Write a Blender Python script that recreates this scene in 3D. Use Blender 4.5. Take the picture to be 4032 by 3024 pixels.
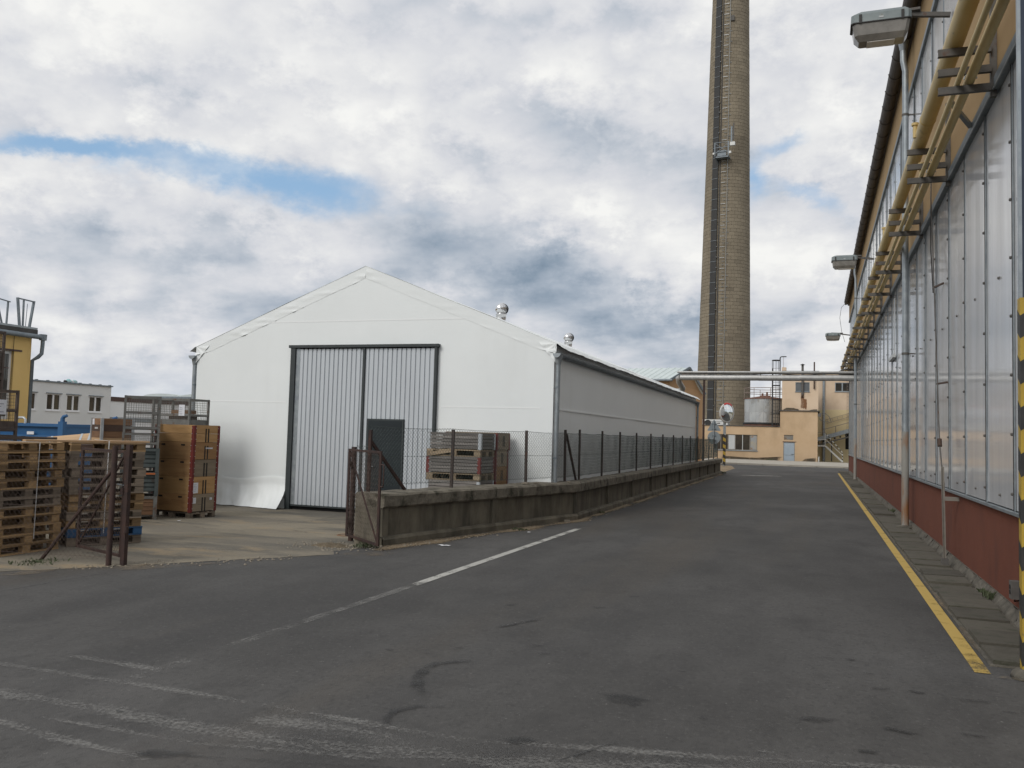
import bpy, bmesh, math, random
from mathutils import Vector, Matrix, noise as mnoise
R = math.radians
random.seed(11)
scene = bpy.context.scene
COL = scene.collection
for o in list(bpy.data.objects):
    bpy.data.objects.remove(o)

# ------------------------------------------------------------------ camera
YAW, PITCH, ROLL, EYE = R(19.668), R(3.407), R(1.6), 1.85
cd = bpy.data.cameras.new('camera'); cam = bpy.data.objects.new('camera', cd); COL.objects.link(cam)
cd.sensor_width = 36.0; cd.lens = 36.0 * 3365 / 4032; cd.clip_start = 0.05; cd.clip_end = 5000
f = Vector((-math.sin(YAW) * math.cos(PITCH), math.cos(YAW) * math.cos(PITCH), math.sin(PITCH)))
r = Vector((math.cos(YAW), math.sin(YAW), 0)); u = r.cross(f)
r2 = math.cos(ROLL) * r + math.sin(ROLL) * u; u2 = -math.sin(ROLL) * r + math.cos(ROLL) * u
m3 = Matrix((r2, u2, -f)).transposed()
cam.matrix_world = Matrix.Translation((0, 0, EYE)) @ m3.to_4x4()
scene.camera = cam

# ------------------------------------------------------------------ view
scene.render.engine = 'CYCLES'
scene.cycles.use_denoising = True; scene.cycles.sample_clamp_indirect = 4.0; scene.cycles.caustics_reflective = False; scene.cycles.caustics_refractive = False
scene.cycles.max_bounces = 6; scene.cycles.diffuse_bounces = 3; scene.cycles.glossy_bounces = 3; scene.cycles.transparent_max_bounces = 12
scene.view_settings.view_transform = 'Standard'
scene.view_settings.look = 'None'
scene.view_settings.exposure = 0.0
scene.view_settings.gamma = 1.0

# ------------------------------------------------------------------ sky
SUN_POS = Vector((-0.38, -0.86, 0.70)).normalized()
wd = bpy.data.worlds.new('World'); scene.world = wd; wd.use_nodes = True
wd.cycles.sampling_method = 'MANUAL'; wd.cycles.sample_map_resolution = 512
N = wd.node_tree.nodes; LK = wd.node_tree.links; N.clear()
def nd(t, **k):
    n = N.new(t)
    for a, b in k.items(): setattr(n, a, b)
    return n
def put(sock, v):
    if hasattr(v, 'is_output'): LK.new(v, sock)
    else: sock.default_value = v
def M(op, a, b=0.0, c=0.0, clamp=False):
    n = nd('ShaderNodeMath', operation=op, use_clamp=clamp)
    put(n.inputs[0], a); put(n.inputs[1], b); put(n.inputs[2], c)
    return n.outputs[0]
def VM(op, a, b=(0, 0, 0)):
    n = nd('ShaderNodeVectorMath', operation=op); put(n.inputs[0], a); put(n.inputs[1], b)
    return n.outputs[1] if op == 'DOT_PRODUCT' else n.outputs[0]
def SS(x, a, b):
    n = nd('ShaderNodeMapRange', interpolation_type='SMOOTHSTEP'); put(n.inputs[0], x)
    n.inputs[1].default_value = a; n.inputs[2].default_value = b
    return n.outputs[0]
def MIX(f_, a, b):
    n = nd('ShaderNodeMix', data_type='RGBA'); put(n.inputs[0], f_); put(n.inputs[6], a); put(n.inputs[7], b)
    return n.outputs[2]
def NOISE(v, s, det=6, ro=.55, dist=0.0):
    n = nd('ShaderNodeTexNoise'); put(n.inputs['Vector'], v); n.inputs['Scale'].default_value = s
    n.inputs['Detail'].default_value = det; n.inputs['Roughness'].default_value = ro; n.inputs['Distortion'].default_value = dist
    return n.outputs[0]
def XYZ(a, b, c=0.0):
    n = nd('ShaderNodeCombineXYZ'); put(n.inputs[0], a); put(n.inputs[1], b); put(n.inputs[2], c); return n.outputs[0]
tc = nd('ShaderNodeTexCoord').outputs['Generated']
sp = nd('ShaderNodeSeparateXYZ'); LK.new(tc, sp.inputs[0]); dx, dy, dz = sp.outputs
zz = M('ADD', M('MAXIMUM', dz, 0.0), 0.20)
# cloud deck: the direction carried out to a high plane, turned with the wind
ch, shh = math.cos(YAW), math.sin(YAW)
px = M('DIVIDE', VM('DOT_PRODUCT', tc, (ch, shh, 0)), zz)
py = M('DIVIDE', VM('DOT_PRODUCT', tc, (-shh, ch, 0)), zz)
deck = XYZ(px, M('ADD', py, M('MULTIPLY', px, 0.18)), 3.7)
dirw = VM('MULTIPLY', tc, (1, 1, 1.5))
n_big = NOISE(deck, 0.9, 1, .5)
n_mid = NOISE(deck, 2.7, 5, .55)
n_puff = NOISE(dirw, 5.0, 6, .58)
n_fine = NOISE(dirw, 16.0, 5, .66)
def VOR(v, sc_, sm):
    n = nd('ShaderNodeTexVoronoi', feature='F1'); put(n.inputs['Vector'], v); n.inputs['Scale'].default_value = sc_
    return M('SUBTRACT', 1.0, n.outputs['Distance'])
wv3 = VM('ADD', dirw, XYZ(M('MULTIPLY', n_puff, .35), M('MULTIPLY', n_fine, .10), M('MULTIPLY', n_fine, .16)))
n_cum = M('ADD', M('MULTIPLY', VOR(wv3, 6.5, .6), .62), M('MULTIPLY', VOR(wv3, 15.0, .5), .38))
n_cum = M('MULTIPLY_ADD', M('SUBTRACT', n_cum, .53), 1.2, .5)
# tangent coordinates of a direction about the road-side bearing (fixed in the world)
fw = M('MAXIMUM', VM('DOT_PRODUCT', tc, (-shh, ch, 0)), 0.12)
tu = M('DIVIDE', VM('DOT_PRODUCT', tc, (ch, shh, 0)), fw)
tv = M('DIVIDE', dz, fw)
wob = M('MULTIPLY', M('SUBTRACT', n_puff, .5), .17); wob2 = M('MULTIPLY', M('SUBTRACT', n_fine, .5), .05)
wu = M('ADD', tu, M('ADD', wob, wob2)); wv = M('ADD', tv, M('SUBTRACT', wob2, M('MULTIPLY', wob, .35)))
def blob(u0, v0, su, sv, tilt=0.0):
    a = M('SUBTRACT', wu, u0); b = M('SUBTRACT', M('SUBTRACT', wv, v0), M('MULTIPLY', a, tilt))
    a = M('DIVIDE', a, su); b = M('DIVIDE', b, sv)
    e = M('ADD', M('MULTIPLY', a, a), M('MULTIPLY', b, b))
    return M('EXPONENT', M('MULTIPLY', e, -1.0))
def addm(base, items):
    for w_, *a in items:
        t_ = M('MULTIPLY', blob(*a), w_); base = t_ if base is None else M('ADD', base, t_)
    return base
gap = addm(None, [(1.0, -.33, .298, .20, .032, -.12), (.8, -.55, .328, .14, .014, -.04), (.7, .315, .36, .05, .014, .15), (.75, .35, .292, .055, .018, -.3), (.7, .275, .31, .022, .035, 0)])
dark = addm(None, [(1.1, .15, .152, .15, .036, -.16), (.85, -.02, .200, .19, .045, -.34), (.26, -.45, .205, .28, .07, -.05), (.25, .36, .115, .10, .03, 0), (.22, .16, .345, .16, .03, -.1), (.25, -.30, .145, .25, .022, .0), (.25, .34, .24, .05, .03, 0), (.3, .36, .43, .12, .05, -.2)])
lite = addm(None, [(.9, .20, .245, .17, .05, .05), (.9, .34, .215, .09, .028, 0), (.30, -.35, .42, .4, .07, -.2), (.9, .325, .127, .03, .008, -.05), (.45, -.40, .058, .12, .018, .05), (.6, .04, .165, .05, .022, .1), (.4, -.55, .27, .12, .025, -.2), (.35, .05, .44, .2, .04, -.3)])
cover = M('SUBTRACT', M('ADD', M('MULTIPLY', n_mid, .5), M('MULTIPLY', n_puff, .5)), M('MULTIPLY', gap, .46))
cov = SS(cover, .02, .42)
shade = M('ADD', M('MULTIPLY', n_mid, .34), M('ADD', M('MULTIPLY', n_puff, .26), M('ADD', M('MULTIPLY', n_fine, .17), M('ADD', M('MULTIPLY', n_big, .10), M('MULTIPLY', n_cum, .19)))))
shade = M('MULTIPLY_ADD', M('SUBTRACT', shade, .5), 1.2, .50)
shade = M('ADD', M('SUBTRACT', shade, M('MULTIPLY', dark, .155)), M('MULTIPLY', lite, .10))
sk = nd('ShaderNodeTexSky', sky_type='NISHITA', sun_disc=False)
sk.sun_elevation = math.asin(SUN_POS.z); sk.sun_rotation = math.atan2(SUN_POS.x, SUN_POS.y)
sk.air_density = 1.0; sk.dust_density = 0.6; sk.ozone_density = 1.5
cr = nd('ShaderNodeValToRGB'); put(cr.inputs[0], shade)
els = cr.color_ramp.elements
def ramp(els, pts):
    while len(els) > 1: els.remove(els[-1])
    els[0].position = pts[0][0]; els[0].color = (*pts[0][1], 1)
    for p, c_ in pts[1:]:
        e = els.new(p); e.color = (*c_, 1)
ramp(els, [(.14, (.15, .21, .285)), (.27, (.24, .31, .395)), (.36, (.38, .44, .52)), (.44, (.54, .58, .64)), (.51, (.675, .69, .73)), (.585, (.79, .795, .805)), (.67, (.92, .92, .90))])
skyblue = nd('ShaderNodeVectorMath', operation='SCALE'); LK.new(sk.outputs[0], skyblue.inputs[0]); skyblue.inputs[3].default_value = 0.105
blue = MIX(SS(dz, .0, .25), (.52, .62, .73, 1), MIX(.65, skyblue.outputs[0], (.34, .55, .80, 1)))
colr = MIX(cov, blue, cr.outputs[0])
haze_f = M('SUBTRACT', 1.0, SS(dz, .0, .09))
colr = MIX(M('MULTIPLY', haze_f, .4), colr, (.52, .61, .71, 1))
bg = nd('ShaderNodeBackground'); LK.new(colr, bg.inputs[0]); bg.inputs[1].default_value = 1.0
LK.new(bg.outputs[0], nd('ShaderNodeOutputWorld').inputs[0])

# ------------------------------------------------------------------ sun (through thin cloud)
sd = bpy.data.lights.new('sun', 'SUN'); sd.energy = 1.5; sd.angle = R(25); sd.color = (1, .975, .94)
sun = bpy.data.objects.new('sun', sd); COL.objects.link(sun)
sun.rotation_euler = (-SUN_POS).to_track_quat('-Z', 'Y').to_euler()

# ------------------------------------------------------------------ materials
def mat(name, c1, c2=None, scale=4.0, vec=(1, 1, 1), rough=.8, metal=0.0, bump=0.0, bscale=30.0, lo=.35, hi=.65, rnd=0.0,
        spots=None, spot_scale=3.0, spot_lo=.60, spot_hi=.70, spot_vec=None, spec=.5, trans=0.0, detail=7, rvar=0.0):
    m = bpy.data.materials.new(name); m.use_nodes = True
    t = m.node_tree; n = t.nodes; l = t.links; b = n['Principled BSDF']
    b.inputs['Roughness'].default_value = rough; b.inputs['Metallic'].default_value = metal
    b.inputs['Specular IOR Level'].default_value = spec
    tcn = n.new('ShaderNodeTexCoord'); oi = n.new('ShaderNodeObjectInfo')
    def nz(s, v, det=detail, ro=.6):
        mp = n.new('ShaderNodeMapping'); mp.inputs['Scale'].default_value = v; l.new(tcn.outputs['Object'], mp.inputs[0])
        ad = n.new('ShaderNodeVectorMath'); ad.operation = 'ADD'; l.new(mp.outputs[0], ad.inputs[0])
        ml = n.new('ShaderNodeMath'); ml.operation = 'MULTIPLY'; l.new(oi.outputs['Random'], ml.inputs[0]); ml.inputs[1].default_value = 43.0
        l.new(ml.outputs[0], ad.inputs[1])
        x = n.new('ShaderNodeTexNoise'); l.new(ad.outputs[0], x.inputs['Vector'])
        x.inputs['Scale'].default_value = s; x.inputs['Detail'].default_value = det; x.inputs['Roughness'].default_value = ro
        return x.outputs[0]
    def mr(x, a, c_, d0=0.0, d1=1.0):
        k = n.new('ShaderNodeMapRange'); l.new(x, k.inputs[0]); k.inputs[1].default_value = a; k.inputs[2].default_value = c_
        k.inputs[3].default_value = d0; k.inputs[4].default_value = d1; return k.outputs[0]
    def mix(fa, a, b_, typ='MIX'):
        k = n.new('ShaderNodeMix'); k.data_type = 'RGBA'; k.blend_type = typ
        for s, v in ((k.inputs[0], fa), (k.inputs[6], a), (k.inputs[7], b_)):
            if hasattr(v, 'is_output'): l.new(v, s)
            else: s.default_value = v
        return k.outputs[2]
    c = (*c1, 1)
    if c2 is not None: c = mix(mr(nz(scale, vec), lo, hi), (*c1, 1), (*c2, 1))
    if spots is not None:
        c = mix(mr(nz(spot_scale, spot_vec or vec), spot_lo, spot_hi), c, (*spots, 1))
    if rnd:
        k = n.new('ShaderNodeHueSaturation'); k.inputs['Hue'].default_value = .5
        l.new(mr(oi.outputs['Random'], 0, 1, 1 - rnd, 1 + rnd), k.inputs['Value'])
        if hasattr(c, 'is_output'): l.new(c, k.inputs['Color'])
        else: k.inputs['Color'].default_value = c
        c = k.outputs[0]
    if hasattr(c, 'is_output'): l.new(c, b.inputs['Base Color'])
    else: b.inputs['Base Color'].default_value = c
    if rvar: l.new(mr(nz(scale * 2, vec), .3, .7, max(0.02, rough - rvar), min(1, rough + rvar)), b.inputs['Roughness'])
    if bump:
        bn = n.new('ShaderNodeBump'); bn.inputs['Strength'].default_value = 1.0; bn.inputs['Distance'].default_value = bump
        l.new(nz(bscale, vec, 5), bn.inputs['Height']); l.new(bn.outputs[0], b.inputs['Normal'])
    if trans: b.inputs['Transmission Weight'].default_value = trans
    return m
def glassy(name, c, rough=.05):
    m = mat(name, c, rough=rough, spec=.7); return m
def paint_alpha(name, c1, lo, hi, scale, vec=(1, 1, 1), rough=.8, edge=None, fine=90.0, fine_amt=.5):
    """thin layer (paint, oil, dust) that only partly covers what lies below"""
    m = bpy.data.materials.new(name); m.use_nodes = True
    t = m.node_tree; n = t.nodes; l = t.links; b = n['Principled BSDF']; b.inputs['Base Color'].default_value = (*c1, 1)
    b.inputs['Roughness'].default_value = rough
    tcn = n.new('ShaderNodeTexCoord'); mp = n.new('ShaderNodeMapping'); mp.inputs['Scale'].default_value = vec
    l.new(tcn.outputs['Object'], mp.inputs[0])
    a = n.new('ShaderNodeTexNoise'); a.inputs['Scale'].default_value = scale; a.inputs['Detail'].default_value = 6; l.new(mp.outputs[0], a.inputs[0])
    g = n.new('ShaderNodeTexNoise'); g.inputs['Scale'].default_value = fine; g.inputs['Detail'].default_value = 3; l.new(tcn.outputs['Object'], g.inputs[0])
    x = n.new('ShaderNodeMath'); x.operation = 'MULTIPLY_ADD'; l.new(g.outputs[0], x.inputs[0]); x.inputs[1].default_value = fine_amt; l.new(a.outputs[0], x.inputs[2])
    # soft rim from the vertex attribute "rim" (0 at the edge, 1 inside)
    at = n.new('ShaderNodeAttribute'); at.attribute_name = 'rim'
    y = n.new('ShaderNodeMath'); y.operation = 'ADD'; l.new(x.outputs[0], y.inputs[0])
    y2 = n.new('ShaderNodeMath'); y2.operation = 'MULTIPLY_ADD'; l.new(at.outputs['Fac'], y2.inputs[0]); y2.inputs[1].default_value = .6; y2.inputs[2].default_value = -.6
    l.new(y2.outputs[0], y.inputs[1])
    k = n.new('ShaderNodeMapRange'); l.new(y.outputs[0], k.inputs[0]); k.inputs[1].default_value = lo + fine_amt * .5; k.inputs[2].default_value = hi + fine_amt * .5
    if edge: k.inputs[4].default_value = edge
    l.new(k.outputs[0], b.inputs['Alpha'])
    return m

MT = {}
MT['tent'] = mat('tent_fabric', (.85, .88, .87), (.815, .845, .835), scale=.6, rough=.48, bump=.004, bscale=2.2, spots=(.79, .815, .80), spot_scale=.9, spot_vec=(1.5, 1.5, .25), spot_lo=.58, spot_hi=.85)
MT['tent_seam'] = mat('tent_seam', (.88, .90, .89), rough=.5)
MT['zinc'] = mat('galvanised_steel', (.26, .29, .31), (.36, .39, .40), scale=6, rough=.45, metal=.55, rvar=.1)
MT['zinc_dull'] = mat('dull_grey_steel', (.16, .19, .21), (.22, .25, .27), scale=5, rough=.55, metal=.3)
MT['sheet'] = mat('corrugated_sheet', (.57, .605, .63), (.52, .55, .575), scale=1.2, vec=(2, 1, .4), rough=.42, metal=.15)
MT['slate'] = mat('dark_slate_paint', (.014, .020, .023), (.019, .027, .030), scale=2, rough=.6, spec=.3)
MT['frame'] = mat('gate_frame_paint', (.028, .036, .037), (.04, .048, .05), scale=3, rough=.6)
MT['chrome'] = mat('bright_aluminium', (.82, .82, .82), (.7, .7, .7), scale=5, rough=.16, metal=1.0)
MT['concrete_wall'] = mat('weathered_concrete', (.105, .092, .067), (.19, .168, .125), scale=2.2, vec=(1, 1, .5), rough=.95, bump=.012, bscale=14,
                          spots=(.062, .057, .043), spot_scale=2.4, spot_vec=(1.2, 1.2, .3), spot_lo=.50, spot_hi=.72, rnd=.12)
MT['coping'] = mat('coping_concrete', (.125, .11, .083), (.225, .20, .155), scale=5, rough=.95, bump=.02, bscale=18, spots=(.055, .051, .034), spot_scale=3.5, spot_lo=.52, spot_hi=.66, rnd=.12)
MT['rust_post'] = mat('rusty_brown_paint', (.032, .019, .016), (.055, .028, .021), scale=7, rough=.8, bump=.002, bscale=60, spots=(.085, .04, .025), spot_scale=9, spot_lo=.6, spot_hi=.68)
MT['post_dark'] = mat('weathered_post_paint', (.06, .05, .045), (.09, .07, .06), scale=7, rough=.8, spots=(.12, .06, .04), spot_scale=6)
MT['wire'] = mat('green_grey_wire', (.085, .11, .10), (.06, .078, .072), scale=8, rough=.6, metal=.2)
MT['wire_rust'] = mat('rusty_wire', (.08, .055, .042), (.12, .09, .075), scale=8, rough=.8)
MT['pallet'] = mat('pallet_wood', (.225, .14, .066), (.33, .215, .105), scale=3, vec=(1, 7, 7), rough=.9, bump=.002, bscale=20, rnd=.5, spots=(.09, .07, .05), spot_scale=4, spot_lo=.55, spot_hi=.75)
MT['pallet_old'] = mat('old_grey_pallet_wood', (.15, .12, .09), (.22, .175, .13), scale=3, vec=(1, 7, 7), rough=.95, rnd=.4, spots=(.07, .06, .05), spot_scale=4)
MT['pallet_blue'] = mat('blue_painted_wood', (.014, .06, .135), (.022, .078, .17), scale=4, rough=.75, rnd=.2, spots=(.12, .10, .08), spot_scale=6, spot_lo=.66, spot_hi=.72)
MT['ply'] = mat('orange_plywood', (.39, .225, .09), (.46, .275, .12), scale=1.6, vec=(1.2, 1.2, 9), rough=.7, rnd=.16, spots=(.27, .15, .065), spot_scale=3, spot_vec=(1, 1, 5), spot_lo=.58, spot_hi=.75)
MT['ply_brown'] = mat('brown_plywood', (.27, .145, .06), (.33, .19, .08), scale=1.6, vec=(1.2, 1.2, 9), rough=.75, rnd=.12, spots=(.19, .10, .045), spot_scale=3, spot_vec=(1, 1, 5), spot_lo=.55, spot_hi=.75)
MT['ply_grey'] = mat('greyed_plywood', (.21, .165, .115), (.27, .215, .15), scale=1.6, vec=(1.2, 1.2, 9), rough=.85, rnd=.15, spots=(.17, .14, .10), spot_scale=3)
MT['board_grey'] = mat('weathered_grey_boards', (.145, .132, .12), (.235, .217, .20), scale=2.5, vec=(1, 1, 8), rough=.95, rnd=.25, bump=.002, bscale=20, spots=(.065, .057, .05), spot_scale=5, spot_lo=.6, spot_hi=.7)
MT['red_iron'] = mat('red_painted_iron', (.165, .022, .017), (.12, .019, .015), scale=5, rough=.6, rnd=.1, spots=(.10, .04, .03), spot_scale=8, spot_lo=.62, spot_hi=.7)
MT['galv_bright'] = mat('bright_galvanised', (.42, .45, .47), (.52, .55, .57), scale=9, rough=.45, metal=.4)
MT['black'] = mat('black_marking', (.018, .016, .015), rough=.8)
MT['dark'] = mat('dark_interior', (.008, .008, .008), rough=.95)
MT['paper'] = mat('paper', (.72, .73, .76), (.62, .63, .66), scale=20, rough=.8)
MT['paper_print'] = mat('printed_lines', (.30, .30, .34), rough=.8)
MT['strap'] = mat('white_plastic_strap', (.62, .62, .60), (.5, .5, .5), scale=20, rough=.5)
MT['cage'] = mat('grey_cage_steel', (.13, .13, .12), (.19, .185, .17), scale=6, rough=.7, metal=.2, spots=(.13, .075, .045), spot_scale=7, spot_lo=.58, spot_hi=.68)
MT['cage_rust'] = mat('rusty_cage_steel', (.075, .055, .045), (.11, .085, .07), scale=6, rough=.8, spots=(.05, .03, .025), spot_scale=7)
MT['bin_green'] = mat('grey_green_steel', (.055, .068, .066), (.08, .095, .092), scale=4, rough=.6, spots=(.06, .045, .035), spot_scale=6, spot_lo=.6, spot_hi=.7)
MT['orange'] = mat('orange_paint', (.50, .14, .03), (.42, .11, .03), scale=12, rough=.7)
MT['rustwood'] = mat('rust_brown_boards', (.16, .085, .045), (.23, .13, .07), scale=3, vec=(1, 1, 6), rough=.9, rnd=.2)
MT['bluebin'] = mat('blue_container_paint', (.022, .10, .24), (.03, .125, .28), scale=2, rough=.5, spots=(.05, .06, .07), spot_scale=3, spot_lo=.66, spot_hi=.74)
MT['plank'] = mat('fresh_planks', (.44, .28, .15), (.52, .35, .2), scale=3, vec=(1, 9, 9), rough=.8, rnd=.15)
MT['brownsteel'] = mat('brown_steel', (.06, .035, .025), (.085, .05, .035), scale=4, rough=.75)
MT['yellow_wall'] = mat('yellow_render', (.68, .46, .17), (.72, .495, .19), scale=.8, rough=.9, bump=.003, bscale=80, spots=(.60, .40, .15), spot_scale=.7, spot_vec=(2, 2, .3))
MT['grey_wall'] = mat('pale_grey_render', (.70, .705, .69), (.74, .745, .73), scale=.6, rough=.9, bump=.003, bscale=60)
MT['white_wall'] = mat('white_render', (.84, .85, .85), (.80, .81, .81), scale=.6, rough=.85)
MT['pvc'] = mat('white_window_plastic', (.8, .8, .8), rough=.35)
MT['glass_dark'] = mat('dark_window_glass', (.035, .033, .03), (.06, .055, .045), scale=1.5, rough=.06, spec=.6)
MT['brown_fascia'] = mat('brown_fascia', (.07, .04, .032), (.09, .05, .04), scale=3, rough=.6)
MT['beige'] = mat('peach_beige_render', (.50, .355, .215), (.57, .415, .265), scale=.5, rough=.92, bump=.004, bscale=25, spots=(.39, .275, .165), spot_scale=.55, spot_vec=(1, 1, .6), spot_lo=.52, spot_hi=.78)
MT['beige_pale'] = mat('pale_peach_render', (.62, .475, .335), (.67, .53, .39), scale=.4, rough=.92, bump=.003, bscale=30, spots=(.52, .385, .26), spot_scale=.5, spot_lo=.55, spot_hi=.8)
MT['cream'] = mat('cream_yellow_render', (.64, .52, .30), (.68, .56, .33), scale=.5, rough=.92, spots=(.58, .44, .22), spot_scale=.5)
MT['rust_stain'] = paint_alpha('rust_stain', (.21, .10, .045), .18, .42, 1.6, (1.3, 1.3, .5), .9, .85, fine=14, fine_amt=.2)
MT['grime'] = paint_alpha('damp_grime', (.085, .07, .05), .22, .48, 1.3, (1, 1, .8), .95, .8, fine=9, fine_amt=.25)
MT['tan'] = mat('orange_tan_render', (.50, .31, .165), (.54, .345, .19), scale=.6, rough=.9, spots=(.45, .25, .11), spot_scale=.8)
MT['roof_sheet'] = mat('pale_green_roof_sheet', (.52, .58, .57), (.58, .64, .63), scale=.7, rough=.45)
MT['roof_dark'] = mat('dark_roof_felt', (.06, .058, .055), (.09, .085, .08), scale=2, rough=.9)
MT['door_blue'] = mat('grey_blue_door', (.30, .36, .41), (.34, .40, .45), scale=2, rough=.6)
MT['win_grey'] = mat('grey_window_infill', (.11, .12, .125), (.15, .16, .165), scale=1.5, rough=.3)
MT['panel_dirty'] = mat('dirty_infill_panel', (.36, .32, .24), (.28, .30, .32), scale=2.2, rough=.8, spots=(.26, .14, .06), spot_scale=2.5, spot_lo=.58, spot_hi=.66)
MT['panel_light'] = mat('pale_infill_panel', (.52, .53, .52), (.46, .48, .48), scale=2, rough=.5)
MT['wood_frame'] = mat('old_window_frame', (.26, .24, .21), (.20, .18, .15), scale=6, rough=.85)
MT['tank'] = mat('tank_aluminium', (.50, .51, .50), (.64, .64, .61), scale=.9, vec=(1, 1, .5), rough=.34, metal=.75, rnd=.12, spots=(.40, .38, .34), spot_scale=1.6, rvar=.1)
MT['tank_roof'] = mat('red_oxide_roof', (.13, .065, .045), (.19, .095, .065), scale=2, rough=.8)
MT['black_iron'] = mat('black_iron', (.022, .022, .022), (.035, .033, .03), scale=5, rough=.6)
MT['rail_rust'] = mat('rusty_rail', (.22, .16, .13), (.30, .25, .22), scale=8, rough=.7)
MT['white_paint'] = mat('white_steel_paint', (.72, .72, .70), (.62, .62, .58), scale=6, rough=.5)
MT['yellow_paint'] = mat('yellow_warning_paint', (.46, .31, .035), (.38, .25, .03), scale=9, rough=.6, spots=(.25, .18, .05), spot_scale=14, spot_lo=.64, spot_hi=.7)
MT['black_paint'] = mat('black_warning_paint', (.02, .02, .02), (.035, .033, .03), scale=9, rough=.6)
MT['red_refl'] = mat('red_reflective', (.60, .04, .04), rough=.4)
MT['mirror'] = mat('mirror_face', (.82, .84, .82), rough=.03, metal=1.0)
MT['sign_back'] = mat('sign_back_grey', (.20, .23, .25), (.25, .28, .29), scale=5, rough=.55, metal=.3)
MT['pipe_silver'] = mat('aluminium_lagging', (.40, .40, .385), (.50, .495, .475), scale=2, vec=(2.2, 1, 1), rough=.45, metal=.45, rvar=.08)
MT['gas_yellow'] = mat('yellow_gas_pipe_paint', (.52, .385, .15), (.59, .45, .20), scale=2.5, vec=(1, .6, 1), rough=.5, spots=(.12, .09, .04), spot_scale=2.6, spot_vec=(2.5, .7, 2.5), spot_lo=.63, spot_hi=.78)  # yellow lowered a little to include the shade below the eave
MT['bracket'] = mat('grey_bracket_steel', (.085, .08, .073), (.13, .122, .11), scale=6, rough=.75, spots=(.11, .065, .045), spot_scale=6, spot_lo=.58, spot_hi=.7)  # steel tone set low, shade under the factory eave included
MT['factory'] = mat('factory_beige_render', (.34, .225, .105), (.39, .265, .13), scale=.7, rough=.92, spots=(.31, .20, .10), spot_scale=.8, spot_vec=(1, 1, .35), spot_lo=.55, spot_hi=.75)  # render colour darkened in place of shade under the eave
MT['plinth'] = mat('brick_red_render', (.140, .038, .017), (.158, .044, .020), scale=2.2, rough=.95, bump=.004, bscale=70, spots=(.092, .028, .016), spot_scale=1.3, spot_vec=(1, 1, .5), spot_lo=.55, spot_hi=.75)
MT['gutter_dark'] = mat('shaded_gutter', (.055, .047, .042), (.085, .073, .064), scale=4, rough=.6, metal=.2)  # eave shade is put into the gutter and soffit colour
MT['footing'] = mat('crumbling_footing', (.15, .135, .108), (.075, .068, .054), scale=6, rough=.95, bump=.02, bscale=20)
MT['slab'] = mat('mossy_pavement_slab', (.075, .068, .052), (.125, .114, .09), scale=3, rough=.95, bump=.008, bscale=40, rnd=.22, spots=(.04, .042, .025), spot_scale=3, spot_lo=.48, spot_hi=.7)
MT['far_slab'] = mat('pale_pavement', (.36, .33, .28), (.43, .40, .34), scale=1, rough=.95, spots=(.2, .18, .14), spot_scale=1.4, spot_lo=.6, spot_hi=.7)
MT['lamp_grey'] = mat('lamp_housing_grey', (.20, .235, .24), (.25, .285, .285), scale=5, rough=.5, metal=.2, spots=(.2, .2, .18), spot_scale=7)  # housing grey set darker, standing in for eave shade
MT['lamp_glass'] = mat('lamp_diffuser', (.17, .16, .14), (.26, .245, .22), scale=4, rough=.15, spec=.6)
MT['lamp_white'] = mat('lamp_reflector', (.62, .60, .56), rough=.3)
MT['blue_frame'] = mat('dark_blue_door_frame', (.018, .028, .05), (.025, .04, .065), scale=4, rough=.35)
MT['leaf_litter'] = mat('dry_leaf_litter', (.10, .075, .045), (.16, .125, .08), scale=14, rough=.95, bump=.02, bscale=30, spots=(.05, .042, .03), spot_scale=18)
MT['weed'] = mat('weed_leaf', (.045, .06, .025), (.085, .10, .05), scale=9, rough=.8, rnd=.3)
MT['shrub'] = mat('shrub_leaf', (.07, .10, .04), (.16, .19, .10), scale=9, rough=.7, rnd=.3)
MT['stone'] = mat('broken_concrete', (.24, .21, .165), (.30, .26, .2), scale=10, rough=.95, rnd=.25)
MT['litter'] = mat('white_litter', (.7, .7, .7), rough=.7)
MT['tarp_blue'] = mat('turquoise_sheet', (.20, .45, .46), (.5, .6, .6), scale=5, rough=.6)

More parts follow.
